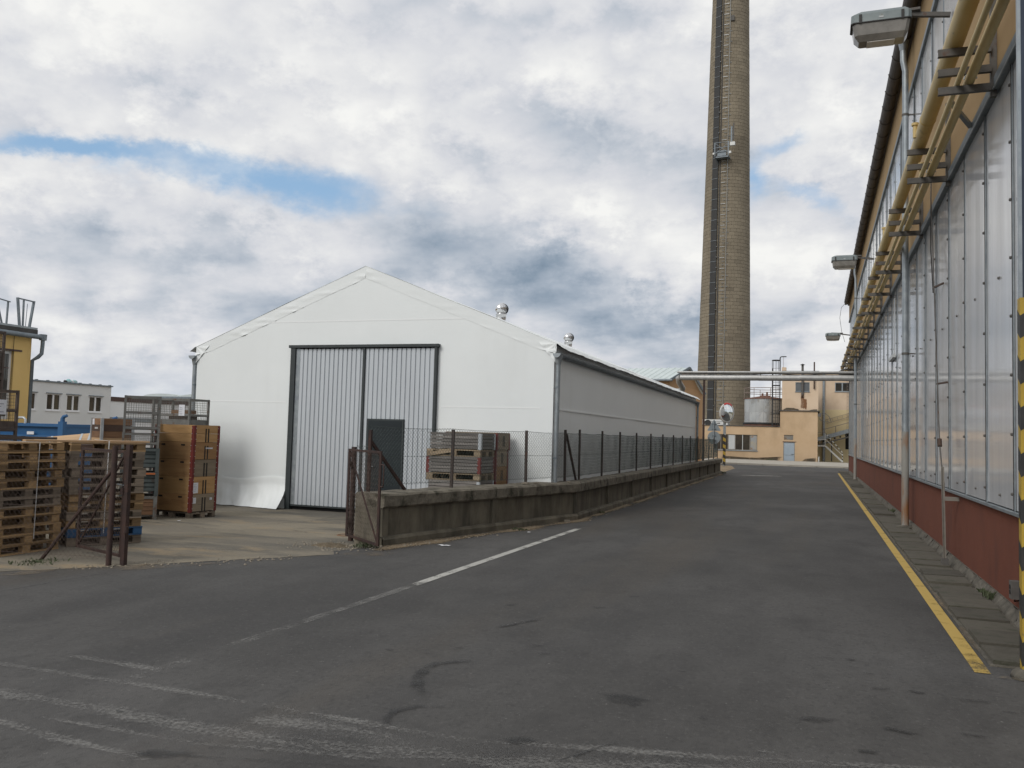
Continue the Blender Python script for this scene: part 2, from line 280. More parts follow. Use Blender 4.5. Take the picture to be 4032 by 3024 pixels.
# ground materials with several layers -----------------------------------------------------------
def layered(name, base, layers, rough=.9, bump=.004, bscale=60, rough_lo=None):
    """layers: (colour, noise scale, stretch, lo, hi, amount)"""
    m = bpy.data.materials.new(name); m.use_nodes = True
    t = m.node_tree; n = t.nodes; l = t.links; b = n['Principled BSDF']; b.inputs['Roughness'].default_value = rough
    tcn = n.new('ShaderNodeTexCoord'); c = (*base, 1); first = None
    for i, (cl, s, v, lo, hi, am) in enumerate(layers):
        mp = n.new('ShaderNodeMapping'); mp.inputs['Scale'].default_value = v; mp.inputs['Location'].default_value = (i * 7.3, i * 3.1, i * 1.7)
        l.new(tcn.outputs['Object'], mp.inputs[0])
        x = n.new('ShaderNodeTexNoise'); x.inputs['Scale'].default_value = s; x.inputs['Detail'].default_value = 6; x.inputs['Roughness'].default_value = .6
        l.new(mp.outputs[0], x.inputs[0])
        k = n.new('ShaderNodeMapRange'); l.new(x.outputs[0], k.inputs[0]); k.inputs[1].default_value = lo; k.inputs[2].default_value = hi; k.inputs[4].default_value = am
        mx = n.new('ShaderNodeMix'); mx.data_type = 'RGBA'; l.new(k.outputs[0], mx.inputs[0])
        if hasattr(c, 'is_output'): l.new(c, mx.inputs[6])
        else: mx.inputs[6].default_value = c
        mx.inputs[7].default_value = (*cl, 1); c = mx.outputs[2]
    l.new(c, b.inputs['Base Color'])
    x = n.new('ShaderNodeTexNoise'); x.inputs['Scale'].default_value = bscale; x.inputs['Detail'].default_value = 4; l.new(tcn.outputs['Object'], x.inputs[0])
    bn = n.new('ShaderNodeBump'); bn.inputs['Distance'].default_value = bump; l.new(x.outputs[0], bn.inputs['Height']); l.new(bn.outputs[0], b.inputs['Normal'])
    return m
MT['asphalt'] = layered('worn_asphalt', (.050, .0475, .044), [
    ((.088, .084, .079), .22, (1, .8, 1), .40, .60, .9),
    ((.036, .034, .032), 1.3, (1, .6, 1), .50, .66, .6),
    ((.044, .042, .040), .9, (1, .30, 1), .48, .68, .75),
    ((.082, .068, .052), .5, (1, .15, 1), .54, .70, .5),
    ((.032, .031, .029), 6, (1, .7, 1), .50, .70, .30),
    ((.090, .087, .081), 10, (1, .7, 1), .55, .75, .28),
    ((.026, .025, .024), 26, (1, .7, 1), .52, .66, .42),
    ((.115, .111, .104), 32, (1, .7, 1), .56, .70, .42),
    ((.24, .235, .215), 26, (1, 1, 1), .685, .72, .6),
    ((.022, .022, .021), 17, (1, 1, 1), .70, .74, .5)], rough=.86, bump=.004, bscale=90)
MT['yard'] = layered('worn_yard_concrete', (.172, .150, .114), [
    ((.25, .215, .155), .45, (.6, 1, 1), .46, .58, .85),
    ((.105, .097, .079), .8, (.4, 1.1, 1), .52, .62, .8),
    ((.29, .22, .132), .9, (.6, 1.2, 1), .58, .66, .75),
    ((.075, .065, .048), 1.5, (.4, 1.6, 1), .62, .68, .8),
    ((.12, .11, .09), 25, (1, 1, 1), .55, .68, .5),
    ((.36, .33, .27), 40, (1, 1, 1), .62, .72, .5)], rough=.95, bump=.012, bscale=14)
MT['dirt'] = layered('sandy_dirt', (.235, .17, .10), [
    ((.31, .235, .145), .9, (1, .5, 1), .45, .6, .8), ((.105, .09, .065), 1.8, (1, .6, 1), .54, .66, .8), ((.07, .07, .035), 2.7, (1, .4, 1), .62, .7, .7), ((.33, .28, .21), 30, (1, 1, 1), .6, .7, .6)], bump=.02, bscale=22)
MT['ground'] = layered('far_ground', (.12, .11, .085), [((.09, .10, .05), .05, (1, 1, 1), .45, .6, .8)], bump=.02, bscale=2)
MT['paint_white'] = paint_alpha('worn_white_line', (.46, .45, .41), .22, .50, 3.0, fine=50, fine_amt=.7, edge=.9)
MT['paint_faint'] = paint_alpha('faded_white_line', (.36, .35, .325), .26, .72, 3.5, fine=45, fine_amt=1.0, edge=.5)
MT['paint_yellow'] = paint_alpha('worn_yellow_line', (.50, .345, .09), .10, .42, 4.0, fine=60, fine_amt=.45)
MT['scuff'] = paint_alpha('chalky_scuff', (.38, .37, .345), .36, .86, 2.2, (.6, 1.2, 1), .9, .45, fine=40, fine_amt=1.0)
MT['oil'] = paint_alpha('dried_oil_stain', (.014, .014, .013), .26, .62, 5, (1, 1, 1), .6, .55, fine=40, fine_amt=.25)
MT['moist'] = paint_alpha('tyre_mark', (.014, .014, .014), .28, .60, 6, (1, 1, 1), .6, .5, fine=30, fine_amt=.25)
MT['dust'] = paint_alpha('dust_film', (.25, .19, .12), .30, .52, 1.3, (1, .6, 1), .95, .85, fine=24, fine_amt=.5)

MT['dust_soft'] = paint_alpha('thin_dust', (.24, .185, .12), .42, .85, 1.8, (1, .7, 1), .95, .8, fine=24, fine_amt=.6)
def polycarb():
    m = bpy.data.materials.new('polycarbonate_sheet'); m.use_nodes = True
    t = m.node_tree; n = t.nodes; l = t.links; b = n['Principled BSDF']
    b.inputs['Roughness'].default_value = .07; b.inputs['IOR'].default_value = 1.75; b.inputs['Specular IOR Level'].default_value = .6
    tcn = n.new('ShaderNodeTexCoord'); oi = n.new('ShaderNodeObjectInfo')
    mp = n.new('ShaderNodeMapping'); mp.inputs['Scale'].default_value = (1, 1.0, .12); l.new(tcn.outputs['Object'], mp.inputs[0])
    ad = n.new('ShaderNodeVectorMath'); ad.operation = 'ADD'; l.new(mp.outputs[0], ad.inputs[0])
    ml = n.new('ShaderNodeMath'); ml.operation = 'MULTIPLY'; l.new(oi.outputs['Random'], ml.inputs[0]); ml.inputs[1].default_value = 31; l.new(ml.outputs[0], ad.inputs[1])
    x = n.new('ShaderNodeTexNoise'); x.inputs['Scale'].default_value = 3.0; x.inputs['Detail'].default_value = 5; l.new(ad.outputs[0], x.inputs[0])
    cr_ = n.new('ShaderNodeValToRGB'); l.new(x.outputs[0], cr_.inputs[0])
    ramp(cr_.color_ramp.elements, [(.3, (.50, .505, .515)), (.7, (.64, .642, .645))])
    hv = n.new('ShaderNodeHueSaturation'); mv = n.new('ShaderNodeMapRange'); l.new(oi.outputs['Random'], mv.inputs[0]); mv.inputs[3].default_value = .82; mv.inputs[4].default_value = 1.08
    l.new(mv.outputs[0], hv.inputs['Value']); l.new(cr_.outputs[0], hv.inputs['Color']); l.new(hv.outputs[0], b.inputs['Base Color'])
    # low waviness of the sheet plus upright flutes
    y = n.new('ShaderNodeTexNoise'); y.inputs['Scale'].default_value = .8; y.inputs['Detail'].default_value = 1; l.new(ad.outputs[0], y.inputs[0])
    mp2 = n.new('ShaderNodeMapping'); mp2.inputs['Scale'].default_value = (1, 30, .05); l.new(tcn.outputs['Object'], mp2.inputs[0])
    z = n.new('ShaderNodeTexNoise'); z.inputs['Scale'].default_value = 1.6; z.inputs['Detail'].default_value = 2; l.new(mp2.outputs[0], z.inputs[0])
    s = n.new('ShaderNodeMath'); s.operation = 'MULTIPLY_ADD'; l.new(z.outputs[0], s.inputs[0]); s.inputs[1].default_value = .06; l.new(y.outputs[0], s.inputs[2])
    bn = n.new('ShaderNodeBump'); bn.inputs['Distance'].default_value = .012; l.new(s.outputs[0], bn.inputs['Height']); l.new(bn.outputs[0], b.inputs['Normal'])
    return m
MT['polycarb'] = polycarb()
def brickmat():
    m = bpy.data.materials.new('chimney_block'); m.use_nodes = True
    t = m.node_tree; n = t.nodes; l = t.links; b = n['Principled BSDF']; b.inputs['Roughness'].default_value = .95
    at = n.new('ShaderNodeAttribute'); at.attribute_name = 'tint'
    tcn = n.new('ShaderNodeTexCoord'); mp = n.new('ShaderNodeMapping'); mp.inputs['Scale'].default_value = (1, 1, .35); l.new(tcn.outputs['Object'], mp.inputs[0])
    x = n.new('ShaderNodeTexNoise'); x.inputs['Scale'].default_value = .35; x.inputs['Detail'].default_value = 8; l.new(mp.outputs[0], x.inputs[0])
    mx = n.new('ShaderNodeMix'); mx.data_type = 'RGBA'; l.new(x.outputs[0], mx.inputs[0]); mx.inputs[6].default_value = (.145, .118, .085, 1); mx.inputs[7].default_value = (.335, .285, .205, 1)
    h = n.new('ShaderNodeHueSaturation'); l.new(mx.outputs[2], h.inputs['Color']); l.new(at.outputs['Fac'], h.inputs['Value']); l.new(h.outputs[0], b.inputs['Base Color'])
    return m
MT['block'] = brickmat()
MT['mortar'] = mat('dark_mortar', (.17, .142, .105), (.21, .178, .132), scale=2, rough=.95)

# ------------------------------------------------------------------ mesh helpers
class MB:
    def __init__(s): s.v = []; s.f = []; s.sm = []; s.at = {}
    def add(s, vs, fs, smooth=False):
        o = len(s.v); s.v += [tuple(p) for p in vs]
        for q in fs: s.f.append([i + o for i in q]); s.sm.append(smooth)
        return s
    def box(s, x0, x1, y0, y1, z0, z1):
        return s.add([(x0, y0, z0), (x1, y0, z0), (x1, y1, z0), (x0, y1, z0), (x0, y0, z1), (x1, y0, z1), (x1, y1, z1), (x0, y1, z1)],
                     [(0, 3, 2, 1), (4, 5, 6, 7), (0, 1, 5, 4), (1, 2, 6, 5), (2, 3, 7, 6), (3, 0, 4, 7)])
    def bar(s, a, b, w, h, up=(0, 0, 1)):
        a, b = Vector(a), Vector(b); d = (b - a).normalized(); up = Vector(up)
        if abs(d.dot(up)) > .98: up = Vector((0, 1, 0))
        x = d.cross(up).normalized(); y = x.cross(d)
        vs = [p + x * sx * w / 2 + y * sy * h / 2 for p in (a, b) for sx, sy in ((-1, -1), (1, -1), (1, 1), (-1, 1))]
        return s.add(vs, [(0, 1, 2, 3), (7, 6, 5, 4), (0, 4, 5, 1), (1, 5, 6, 2), (2, 6, 7, 3), (3, 7, 4, 0)])
    def cyl(s, a, b, r0, r1=None, n=12, caps=True):
        a, b = Vector(a), Vector(b); r1 = r0 if r1 is None else r1
        d = (b - a).normalized(); up = Vector((0, 0, 1)) if abs(d.z) < .95 else Vector((1, 0, 0))
        x = d.cross(up).normalized(); y = d.cross(x)
        vs = []
        for p, r_ in ((a, r0), (b, r1)):
            for i in range(n): t = 2 * math.pi * i / n; vs.append(p + (x * math.cos(t) + y * math.sin(t)) * r_)
        o = len(s.v); s.add(vs, [(i, (i + 1) % n, n + (i + 1) % n, n + i) for i in range(n)], True)
        if caps: s.add(vs[:n], [tuple(reversed(range(n)))]); s.add(vs[n:], [tuple(range(n))])
        return s
    def tube(s, pts, rad, n=8, caps=True):
        pts = [Vector(p) for p in pts]; k = len(pts); prev = None; vs = []
        for i, p in enumerate(pts):
            d = (pts[min(i + 1, k - 1)] - pts[max(i - 1, 0)]).normalized()
            if prev is None:
                up = Vector((0, 0, 1)) if abs(d.z) < .9 else Vector((1, 0, 0)); x = d.cross(up).normalized()
            else: x = (prev - d * prev.dot(d)).normalized()
            prev = x; y = d.cross(x); rr = rad[i] if isinstance(rad, (list, tuple)) else rad
            for j in range(n): t = 2 * math.pi * j / n; vs.append(p + (x * math.cos(t) + y * math.sin(t)) * rr)
        fs = [(i * n + j, i * n + (j + 1) % n, (i + 1) * n + (j + 1) % n, (i + 1) * n + j) for i in range(k - 1) for j in range(n)]
        o = len(s.v); s.add(vs, fs, n > 4)
        if caps:
            s.add(vs[:n], [tuple(reversed(range(n)))]); s.add(vs[-n:], [tuple(range(n))])
        return s
    def grid(s, fn, nu, nv, smooth=True, flip=False):
        vs = [fn(i / nu, j / nv) for j in range(nv + 1) for i in range(nu + 1)]
        w = nu + 1
        fs = [((j * w + i, j * w + i + 1, (j + 1) * w + i + 1, (j + 1) * w + i) if not flip else (j * w + i, (j + 1) * w + i, (j + 1) * w + i + 1, j * w + i + 1)) for j in range(nv) for i in range(nu)]
        return s.add(vs, fs, smooth)
    def prism(s, poly, fn, a, b):
        """poly: 2-D outline, fn(p, q, t) -> 3-D point, extruded from t=a to t=b"""
        n = len(poly); vs = [fn(p, q, a) for p, q in poly] + [fn(p, q, b) for p, q in poly]
        return s.add(vs, [tuple(reversed(range(n))), tuple(range(n, 2 * n))] + [(i, (i + 1) % n, n + (i + 1) % n, n + i) for i in range(n)])
    def lathe(s, prof, c=(0, 0, 0), n=24, smooth=True, a0=0, a1=2 * math.pi):
        c = Vector(c); full = abs(a1 - a0 - 2 * math.pi) < 1e-6; m_ = n if full else n + 1; vs = []
        for rr, z in prof:
            for i in range(m_): t = a0 + (a1 - a0) * i / n; vs.append((c.x + rr * math.cos(t), c.y + rr * math.sin(t), c.z + z))
        fs = []
        for k in range(len(prof) - 1):
            for i in range(n): j = (i + 1) % m_; fs.append((k * m_ + i, k * m_ + j, (k + 1) * m_ + j, (k + 1) * m_ + i))
        return s.add(vs, fs, smooth)
    def jitter(s, a, freq=3.0, seed=0, z=True):
        out = []
        for p in s.v:
            q = Vector(p) * freq + Vector((seed, seed * .7, seed * .3)); d = mnoise.noise_vector(q)
            out.append((p[0] + d.x * a, p[1] + d.y * a, p[2] + (d.z * a if z else 0)))
        s.v = out; return s
    def mesh(s, name, m, fix=True):
        me = bpy.data.meshes.new(name); me.from_pydata(s.v, [], s.f); me.update()
        if fix:
            bm = bmesh.new(); bm.from_mesh(me); bmesh.ops.recalc_face_normals(bm, faces=bm.faces); bm.to_mesh(me); bm.free()
        me.polygons.foreach_set('use_smooth', s.sm)
        me.materials.append(MT[m] if isinstance(m, str) else m)
        return me
    def build(s, name, m, parent=None, loc=(0, 0, 0), rz=0.0, fix=True):
        o = bpy.data.objects.new(name, s.mesh(name, m, fix)); COL.objects.link(o)
        o.location = loc; o.rotation_euler = (0, 0, rz); o.parent = parent
        return o
def bx(*a): return MB().box(*a)
def tag(o, label, cat, group=None):
    o['label'] = label; o['category'] = cat
    if group: o['group'] = group
    return o
def thing(name, label, cat, loc=(0, 0, 0), rz=0.0, group=None):
    o = bpy.data.objects.new(name, None); COL.objects.link(o); o.empty_display_size = .2
    o.location = loc; o.rotation_euler = (0, 0, rz)
    return tag(o, label, cat, group)
def struct(o): o['kind'] = 'structure'; return o
def stuff(o): o['kind'] = 'stuff'; return o
def inst(src, parent=None, loc=None, rz=None, name=None):
    c = src.copy(); COL.objects.link(c); c.parent = parent
    if loc is not None: c.location = loc
    if rz is not None: c.rotation_euler = (0, 0, rz)
    return c
def kids(o): return [c for c in bpy.data.objects if c.parent == o]
def copy_tree(o, parent=None):
    c = o.copy(); COL.objects.link(c); c.parent = parent
    for k in list(o.children): copy_tree(k, c)
    return c
def jit(a): return random.uniform(-a, a)
ORD = ['lowest', 'second', 'third', 'fourth', 'fifth', 'sixth', 'seventh', 'eighth', 'ninth', 'tenth', 'eleventh', 'topmost']

# ------------------------------------------------------------------ ground, road, yard
def xe(y):   # yard edge / wall line as a function of y
    P_ = [(-60, -66.5), (7.88, -9.4), (8.83, -8.61), (11.19, -6.75), (12.3, -6.85), (18.5, -5.35), (52, -5.35)]
    for (y0, x0), (y1, x1) in zip(P_, P_[1:]):
        if y <= y1: return x0 + (x1 - x0) * (y - y0) / (y1 - y0)
    return P_[-1][1]
def yz(y): return 0.010 - 0.108 * max(0.0, min(1.0, (y - 11.0) / 6.0))
g = MB().grid(lambda a, b: (-1500 + 3000 * a, -1500 + 3000 * b, -.34), 2, 2); struct(g.build('ground', 'ground'))
g = MB()
pts = [(-16.0, -1.0), (-9.9, 7.9), (-9.1, 8.9), (-7.15, 11.2), (-6.55, 12.4), (-5.2, 18.6), (-5.2, 50.0), (-60, 50.0), (-60, 71), (60, 71), (60, -40), (-60, -40), (-60, -1)]
pts[0] = (-16.8, -0.2); pts[-1] = (-60.0, -53.0); pts = pts[:-1]; pts[-1] = (-46.0, -40.0)
g.add([(x, y, 0) for x, y in pts], [tuple(range(len(pts)))])
road = struct(g.build('road', 'asphalt'))
g = MB()
ys = [-40 + i * 4 for i in range(11)] + [3 + .25 * i for i in range(1, 80)] + [23.5, 26, 30, 35, 40, 46, 52]
cols = [0, .15, .4, .8, 1.5, 2.5, 4, 6, 9, 14, 22, 40, 70]
def yard_p(i, j):
    y = ys[j]; x = xe(y)
    if i == 0: x += .10 * mnoise.noise(Vector((y * 2.3, 0, 0))) + .06 * mnoise.noise(Vector((y * 9, 5, 0)))
    return (x - cols[i], y, yz(y) + (.012 * mnoise.noise(Vector((x * .6, y * .6, 0))) if 0 < i < 9 else 0) - (.006 if i == 0 else 0))
vs = [yard_p(i, j) for j in range(len(ys)) for i in range(len(cols))]; w_ = len(cols)
g.add(vs, [(j * w_ + i, j * w_ + i + 1, (j + 1) * w_ + i + 1, (j + 1) * w_ + i) for j in range(len(ys) - 1) for i in range(w_ - 1)], True)
yard = struct(g.build('yard', 'yard'))

def patch(name, m, pts, z, parent=None, soft=.5, rows=None):
    """thin layer lying on the road: centre + inner ring + outer ring with a 0..1 rim attribute"""
    cx = sum(p[0] for p in pts) / len(pts); cy = sum(p[1] for p in pts) / len(pts); n = len(pts)
    me = MB(); vs = [(cx, cy, z)] + [(cx + (x - cx) * soft, cy + (y - cy) * soft, z) for x, y in pts] + [(x, y, z) for x, y in pts]
    fs = [(0, 1 + i, 1 + (i + 1) % n) for i in range(n)] + [(1 + i, 1 + n + i, 1 + n + (i + 1) % n, 1 + (i + 1) % n) for i in range(n)]
    me.add(vs, fs); o = me.build(name, m, parent)
    a = o.data.attributes.new('rim', 'FLOAT', 'POINT'); a.data.foreach_set('value', [1.0] * (n + 1) + [0.0] * n)
    return o
def strip(name, m, pts, w, z, parent=None, soft=.25, wj=0.0):
    """painted band along a polyline, rim attribute falls to 0 at both edges"""
    me = MB(); vs = []; rim = []; k = len(pts)
    for i, (x, y) in enumerate(pts):
        a = Vector(pts[max(i - 1, 0)]); b = Vector(pts[min(i + 1, k - 1)]); d = (b - a).normalized(); nn = Vector((-d.y, d.x))
        ww = w * (1 + wj * mnoise.noise(Vector((x * 3, y * 3, 1))))
        for t, rv in ((-.5, 0), (-.5 + soft, 1), (.5 - soft, 1), (.5, 0)):
            p = Vector((x, y)) + nn * ww * t; vs.append((p.x, p.y, z)); rim.append(float(rv) if 0 < i < k - 1 else 0.6 * rv)
    me.add(vs, [(i * 4 + j, i * 4 + j + 1, i * 4 + j + 5, i * 4 + j + 4) for i in range(k - 1) for j in range(3)])
    o = me.build(name, m, parent); a = o.data.attributes.new('rim', 'FLOAT', 'POINT'); a.data.foreach_set('value', rim)
    return o
def line(p, q, n): return [(p[0] + (q[0] - p[0]) * i / n, p[1] + (q[1] - p[1]) * i / n) for i in range(n + 1)]
def blobpts(cx, cy, a, b, rot=0, n=18, j=.3, seed=0):
    out = []
    for i in range(n):
        t = 2 * math.pi * i / n; k = 1 + j * mnoise.noise(Vector((math.cos(t) * 1.3 + seed, math.sin(t) * 1.3, seed * 1.7)))
        x, y = a * k * math.cos(t), b * k * math.sin(t); out.append((cx + x * math.cos(rot) - y * math.sin(rot), cy + x * math.sin(rot) + y * math.cos(rot)))
    return out
# painted lines
strip('yellow_edge_line', 'paint_yellow', line((1.30, 8.05), (1.325, 58), 60), .125, .006, road, .02)
strip('white_lane_line', 'paint_white', line((-4.58, 9.4), (-4.50, 16.8), 14), .13, .006, road, .03)
fl_ = strip('faded_lane_line', 'paint_faint', line((-4.68, 4.9), (-4.58, 9.4), 24), .15, .006, road, .15, .3)
for i_, d_ in enumerate(fl_.data.attributes['rim'].data): d_.value *= .45 + .5 * min(1.0, (i_ // 4) / 20.0) ** 1.3
strip('give_way_line', 'paint_white', line((-3.9, 48.2), (-1.75, 49.3), 6), .40, .006, road, .05)
# chalky scuffs of a worn stop line and old patches
for pts_, w in [([(-7.5, 5.0), (-5.8, 4.95), (-4.04, 4.97), (-2.9, 4.92), (-2.0, 4.89), (-.3, 5.3), (1.3, 5.75)], .22),
                ([(-7, 4.45), (-5.2, 4.44), (-3.1, 4.42), (-1.9, 4.62), (-.6, 5.0)], .42),
                ([(-4.6, 4.18), (-3.4, 4.2), (-2.4, 4.42), (-1.64, 4.72)], .14), ([(-5.0, 4.05), (-4.2, 3.95), (-3.4, 3.9)], .2),
                ([(-3.4, 4.75), (-2.6, 4.7), (-1.6, 4.62), (.2, 5.2)], .5), ([(-.2, 5.15), (.6, 5.4), (1.4, 5.62)], .3), ([(-5.6, 5.35), (-4.6, 5.3)], .25)]:
    pp = []
    for a, b in zip(pts_, pts_[1:]): pp += line(a, b, 8)[:-1]
    pp.append(pts_[-1]); strip('worn_scuff', 'scuff', pp, w, .006, road, .4, .5)
patch('chalk_patch', 'scuff', blobpts(-.28, 5.45, .14, .06, .1, seed=2), .009, road)
# tyre marks and oil
def arc(pts): return pts
strip('tyre_mark', 'moist', [(-2.60, 5.58), (-2.72, 5.75), (-2.83, 5.98), (-2.87, 6.2), (-2.86, 6.36), (-2.74, 6.50), (-2.60, 6.56)], .15, .011, road, .3, .5)
strip('tyre_mark', 'moist', [(-2.95, 7.5), (-2.85, 7.85), (-2.70, 8.15), (-2.56, 8.5)], .13, .011, road, .35, .6)
strip('tyre_mark', 'moist', [(-2.50, 4.85), (-2.60, 5.05), (-2.62, 5.2), (-2.52, 5.34), (-2.35, 5.42)], .12, .011, road, .35, .6)
for i, (x, y, a, b, ro) in enumerate([(-1.25, 6.08, .30, .17, -.25), (-1.69, 5.03, .13, .10, .4), (.46, 7.17, .14, .05, .1), (.72, 7.2, .10, .04, -.1), (1.12, 7.15, .18, .06, .15), (1.28, 6.95, .10, .04, 0), (.10, 8.0, .10, .03, 0), (.28, 8.02, .08, .03, .2), (.40, 7.6, .08, .03, 0),
                                      (-3.45, 4.0, .22, .10, .4), (-2.45, 7.0, .07, .04, 0), (-2.3, 7.3, .08, .03, .5), (-2.15, 7.05, .09, .03, 0), (-2.2, 9.2, .12, .05, .3), (-1.6, 7.9, .14, .03, .2), (-3.4, 6.6, .06, .04, 0), (-3.1, 8.9, .16, .04, .8), (-2.0, 10.0, .10, .03, .5), (-.7, 5.9, .06, .05, 0), (-4.2, 4.45, .05, .02, 0), (.0, 6.2, .16, .08, .3), (.5, 6.2, .16, .05, -.3),
                                      (-1.0, 7.0, .05, .02, 0), (-3.7, 5.9, .04, .02, 0), (-2.9, 6.9, .10, .02, .9), (.95, 6.3, .12, .04, 0), (.3, 5.7, .10, .05, .2)]):
    patch('oil_stain', 'oil', blobpts(x, y, a, b, ro, seed=i * 3.1, j=.6), .009 + .0004 * (i % 5), road, .45)
# sealed seams in the asphalt
strip('asphalt_seam', 'moist', [(-8.9, 5.4), (-8.3, 6.9), (-8.25, 8.4)], .03, .009, road, .2, .5)
strip('asphalt_seam', 'moist', line((-3.6, 3.95), (2.0, 5.45), 14), .022, .009, road, .2, .8)
strip('asphalt_seam', 'moist', line((-1.4, 4.75), (-1.1, 5.3), 4), .03, .009, road, .2, .8)
# sandy dirt along the wall and at the yard mouth
pp = [(-6.5, 11.9), (-6.1, 13.6), (-5.55, 15.9), (-5.0, 18.4), (-4.95, 24), (-4.97, 32), (-4.97, 42), (-5.0, 50)]
q2 = []
for a, b in zip(pp, pp[1:]): q2 += line(a, b, 6)[:-1]
s_ = strip('dirt_strip', 'dust', q2 + [pp[-1]], .95, .004, road, .45, .5)
s_.data.materials[0] = MT['dust']
strip('dirt_strip', 'dust', [(x + .07, y) for x, y in q2], .30, .0075, road, .3, .5)
patch('dust_spill', 'dust_soft', blobpts(-6.3, 11.6, .7, .5, .8, seed=4, j=.5), .010, road, .5)
patch('dust_spill', 'dust_soft', blobpts(-8.1, 9.15, 1.3, .35, .85, seed=5, j=.5), .011, road, .5)
patch('dust_spill', 'dust_soft', blobpts(-9.2, 7.9, .9, .3, .85, seed=6, j=.5), .0105, road, .5)
strip('kerb_dust', 'dust_soft', line((1.40, 8.2), (1.41, 60), 60), .10, .013, road, .3, .8)
patch('dust_spill', 'dust_soft', blobpts(1.62, 7.95, .42, .13, .05, seed=8, j=.6), .0135, road, .4)
patch('dust_spill', 'dust_soft', blobpts(-5.7, 51.0, .9, 1.2, 0, seed=7, j=.5), .0105, road, .5)

# far pavement, right pavement
g = MB().box(-60, 40, 70.8, 86.6, -.1, .10); far = struct(g.build('far_pavement', 'far_slab'))
kb = bx(-.98, .98, 0, .22, 0, .125).build('kerb_stone', 'far_slab', far, (-9, 70.55, 0))
for i in range(1, 9): inst(kb, far, (-9 + 2 * i, 70.55 + jit(.01), jit(.008)))
g = MB(); g.add([(-5.15, 50.3, .004), (-5.2, 60, .006), (-6.0, 66.0, .006), (-7.5, 67.5, .006), (-60, 67.5, .006), (-60, 50.3, .006)], [(0, 1, 2, 3, 4, 5)])
struct(g.build('corner_verge', 'dirt'))
pv = struct(bx(1.40, 2.10, 8.35, 62, -.1, .012).build('pavement', 'footing'))
y = 8.40; base_slab = None
while y < 61.5:
    ln = random.choice([.48, .5, .98, 1.0]) if y < 24 else 1.0
    ln = .62 if y < 16 else (.8 if y < 30 else 1.2)
    ln += jit(.03)
    g = MB(); x0, x1 = 1.43 + jit(.012), 1.93 + jit(.02)
    g.box(x0, x1, 0, ln - .022, -.02, .05)
    o = g.build('pavement_slab', 'slab', pv, (0, y, jit(.005))); o.rotation_euler = (jit(.006), jit(.012), jit(.006)); y += ln

# ------------------------------------------------------------------ white tent hall
TX0, TX1, TY0, TY1 = -15.08, -5.46, 18.0, 41.6
TXC, EZ, AZ, TB = -10.25, 3.86, 5.78, -.10
tent = thing('tent_hall', 'big white fabric gabled storage hall with corrugated double gate', 'hall', (TXC, TY0, TB))
def TL(x, y, z): return (x - TXC, y - TY0, z - TB)
def wr(x, y, z, a=.02, f_=1.0): return a * mnoise.noise(Vector((x * f_, y * f_, z * f_)))
HW = (TX1 - TX0) / 2
def roofz(x): return AZ - (AZ - EZ) * abs(x - TXC) / (HW if x > TXC else TXC - TX0)
GX0, GX1, GZ = -12.20, -8.26, 3.88
# front fabric wall: left of, right of and above the gate
g = MB()
def front(x0, x1, z0f, z1f, nu, nv):
    def fn(a, b):
        x = x0 + (x1 - x0) * a; z0, z1 = z0f(x), z1f(x); z = z0 + (z1 - z0) * b
        return TL(x, TY0 + wr(x, 3, z, .010, .8), z)
    g.grid(fn, nu, nv)
front(TX0, GX0, lambda x: TB, lambda x: roofz(x), 16, 16)
front(GX1, TX1, lambda x: TB, lambda x: roofz(x), 16, 16)
front(GX0, GX1, lambda x: GZ, lambda x: roofz(x), 22, 8)
fw_ = g.build('front_wall', 'tent', tent, fix=False)
# side walls / back
g = MB(); g.grid(lambda a, b: TL(TX1 + wr(1, a * 12, b * 2, .02, 1.2), TY0 + (TY1 - TY0) * a, TB + (EZ - TB) * b), 48, 8); g.build('side_wall', 'tent', tent, fix=False)
g = MB(); g.grid(lambda a, b: TL(TX0, TY0 + (TY1 - TY0) * a, TB + (EZ - TB) * b), 12, 4); g.build('side_wall', 'tent', tent)
g = MB(); g.add([TL(TX0, TY1, TB), TL(TX1, TY1, TB), TL(TX1, TY1, EZ), TL(TXC, TY1, AZ), TL(TX0, TY1, EZ)], [(0, 1, 2, 3, 4)]); g.build('back_wall', 'tent', tent)
# roof membranes with purlin sag
for sgn in (1, -1):
    xe_ = TX1 + .06 if sgn > 0 else TX0 - .06
    def fn(a, b):
        y = TY0 - .014 + (TY1 - TY0 + .06) * a; x = TXC + (xe_ - TXC) * b
        z = AZ - (AZ - EZ) * b + .035
        sag = .05 * abs(math.sin(a * math.pi * 6)) * math.sin(math.pi * b) + wr(x, y, 0, .015, .7)
        return TL(x, y, z - sag)
    g = MB(); g.grid(fn, 72, 14); g.build('roof', 'tent', tent)
    # eave flap hanging over the gutter
    def fl(a, b):
        y = TY0 - .04 + (TY1 - TY0 + .08) * a
        ruck = .035 * mnoise.noise(Vector((a * 60, b * 1.5, 0))) + .02 * mnoise.noise(Vector((a * 150, b, 4)))
        return TL(xe_ + sgn * (.17 * b), y, EZ + .035 - .13 * b + ruck * b * .55)
    g = MB(); g.grid(fl, 160, 5); g.build('eave_flap', 'tent', tent)
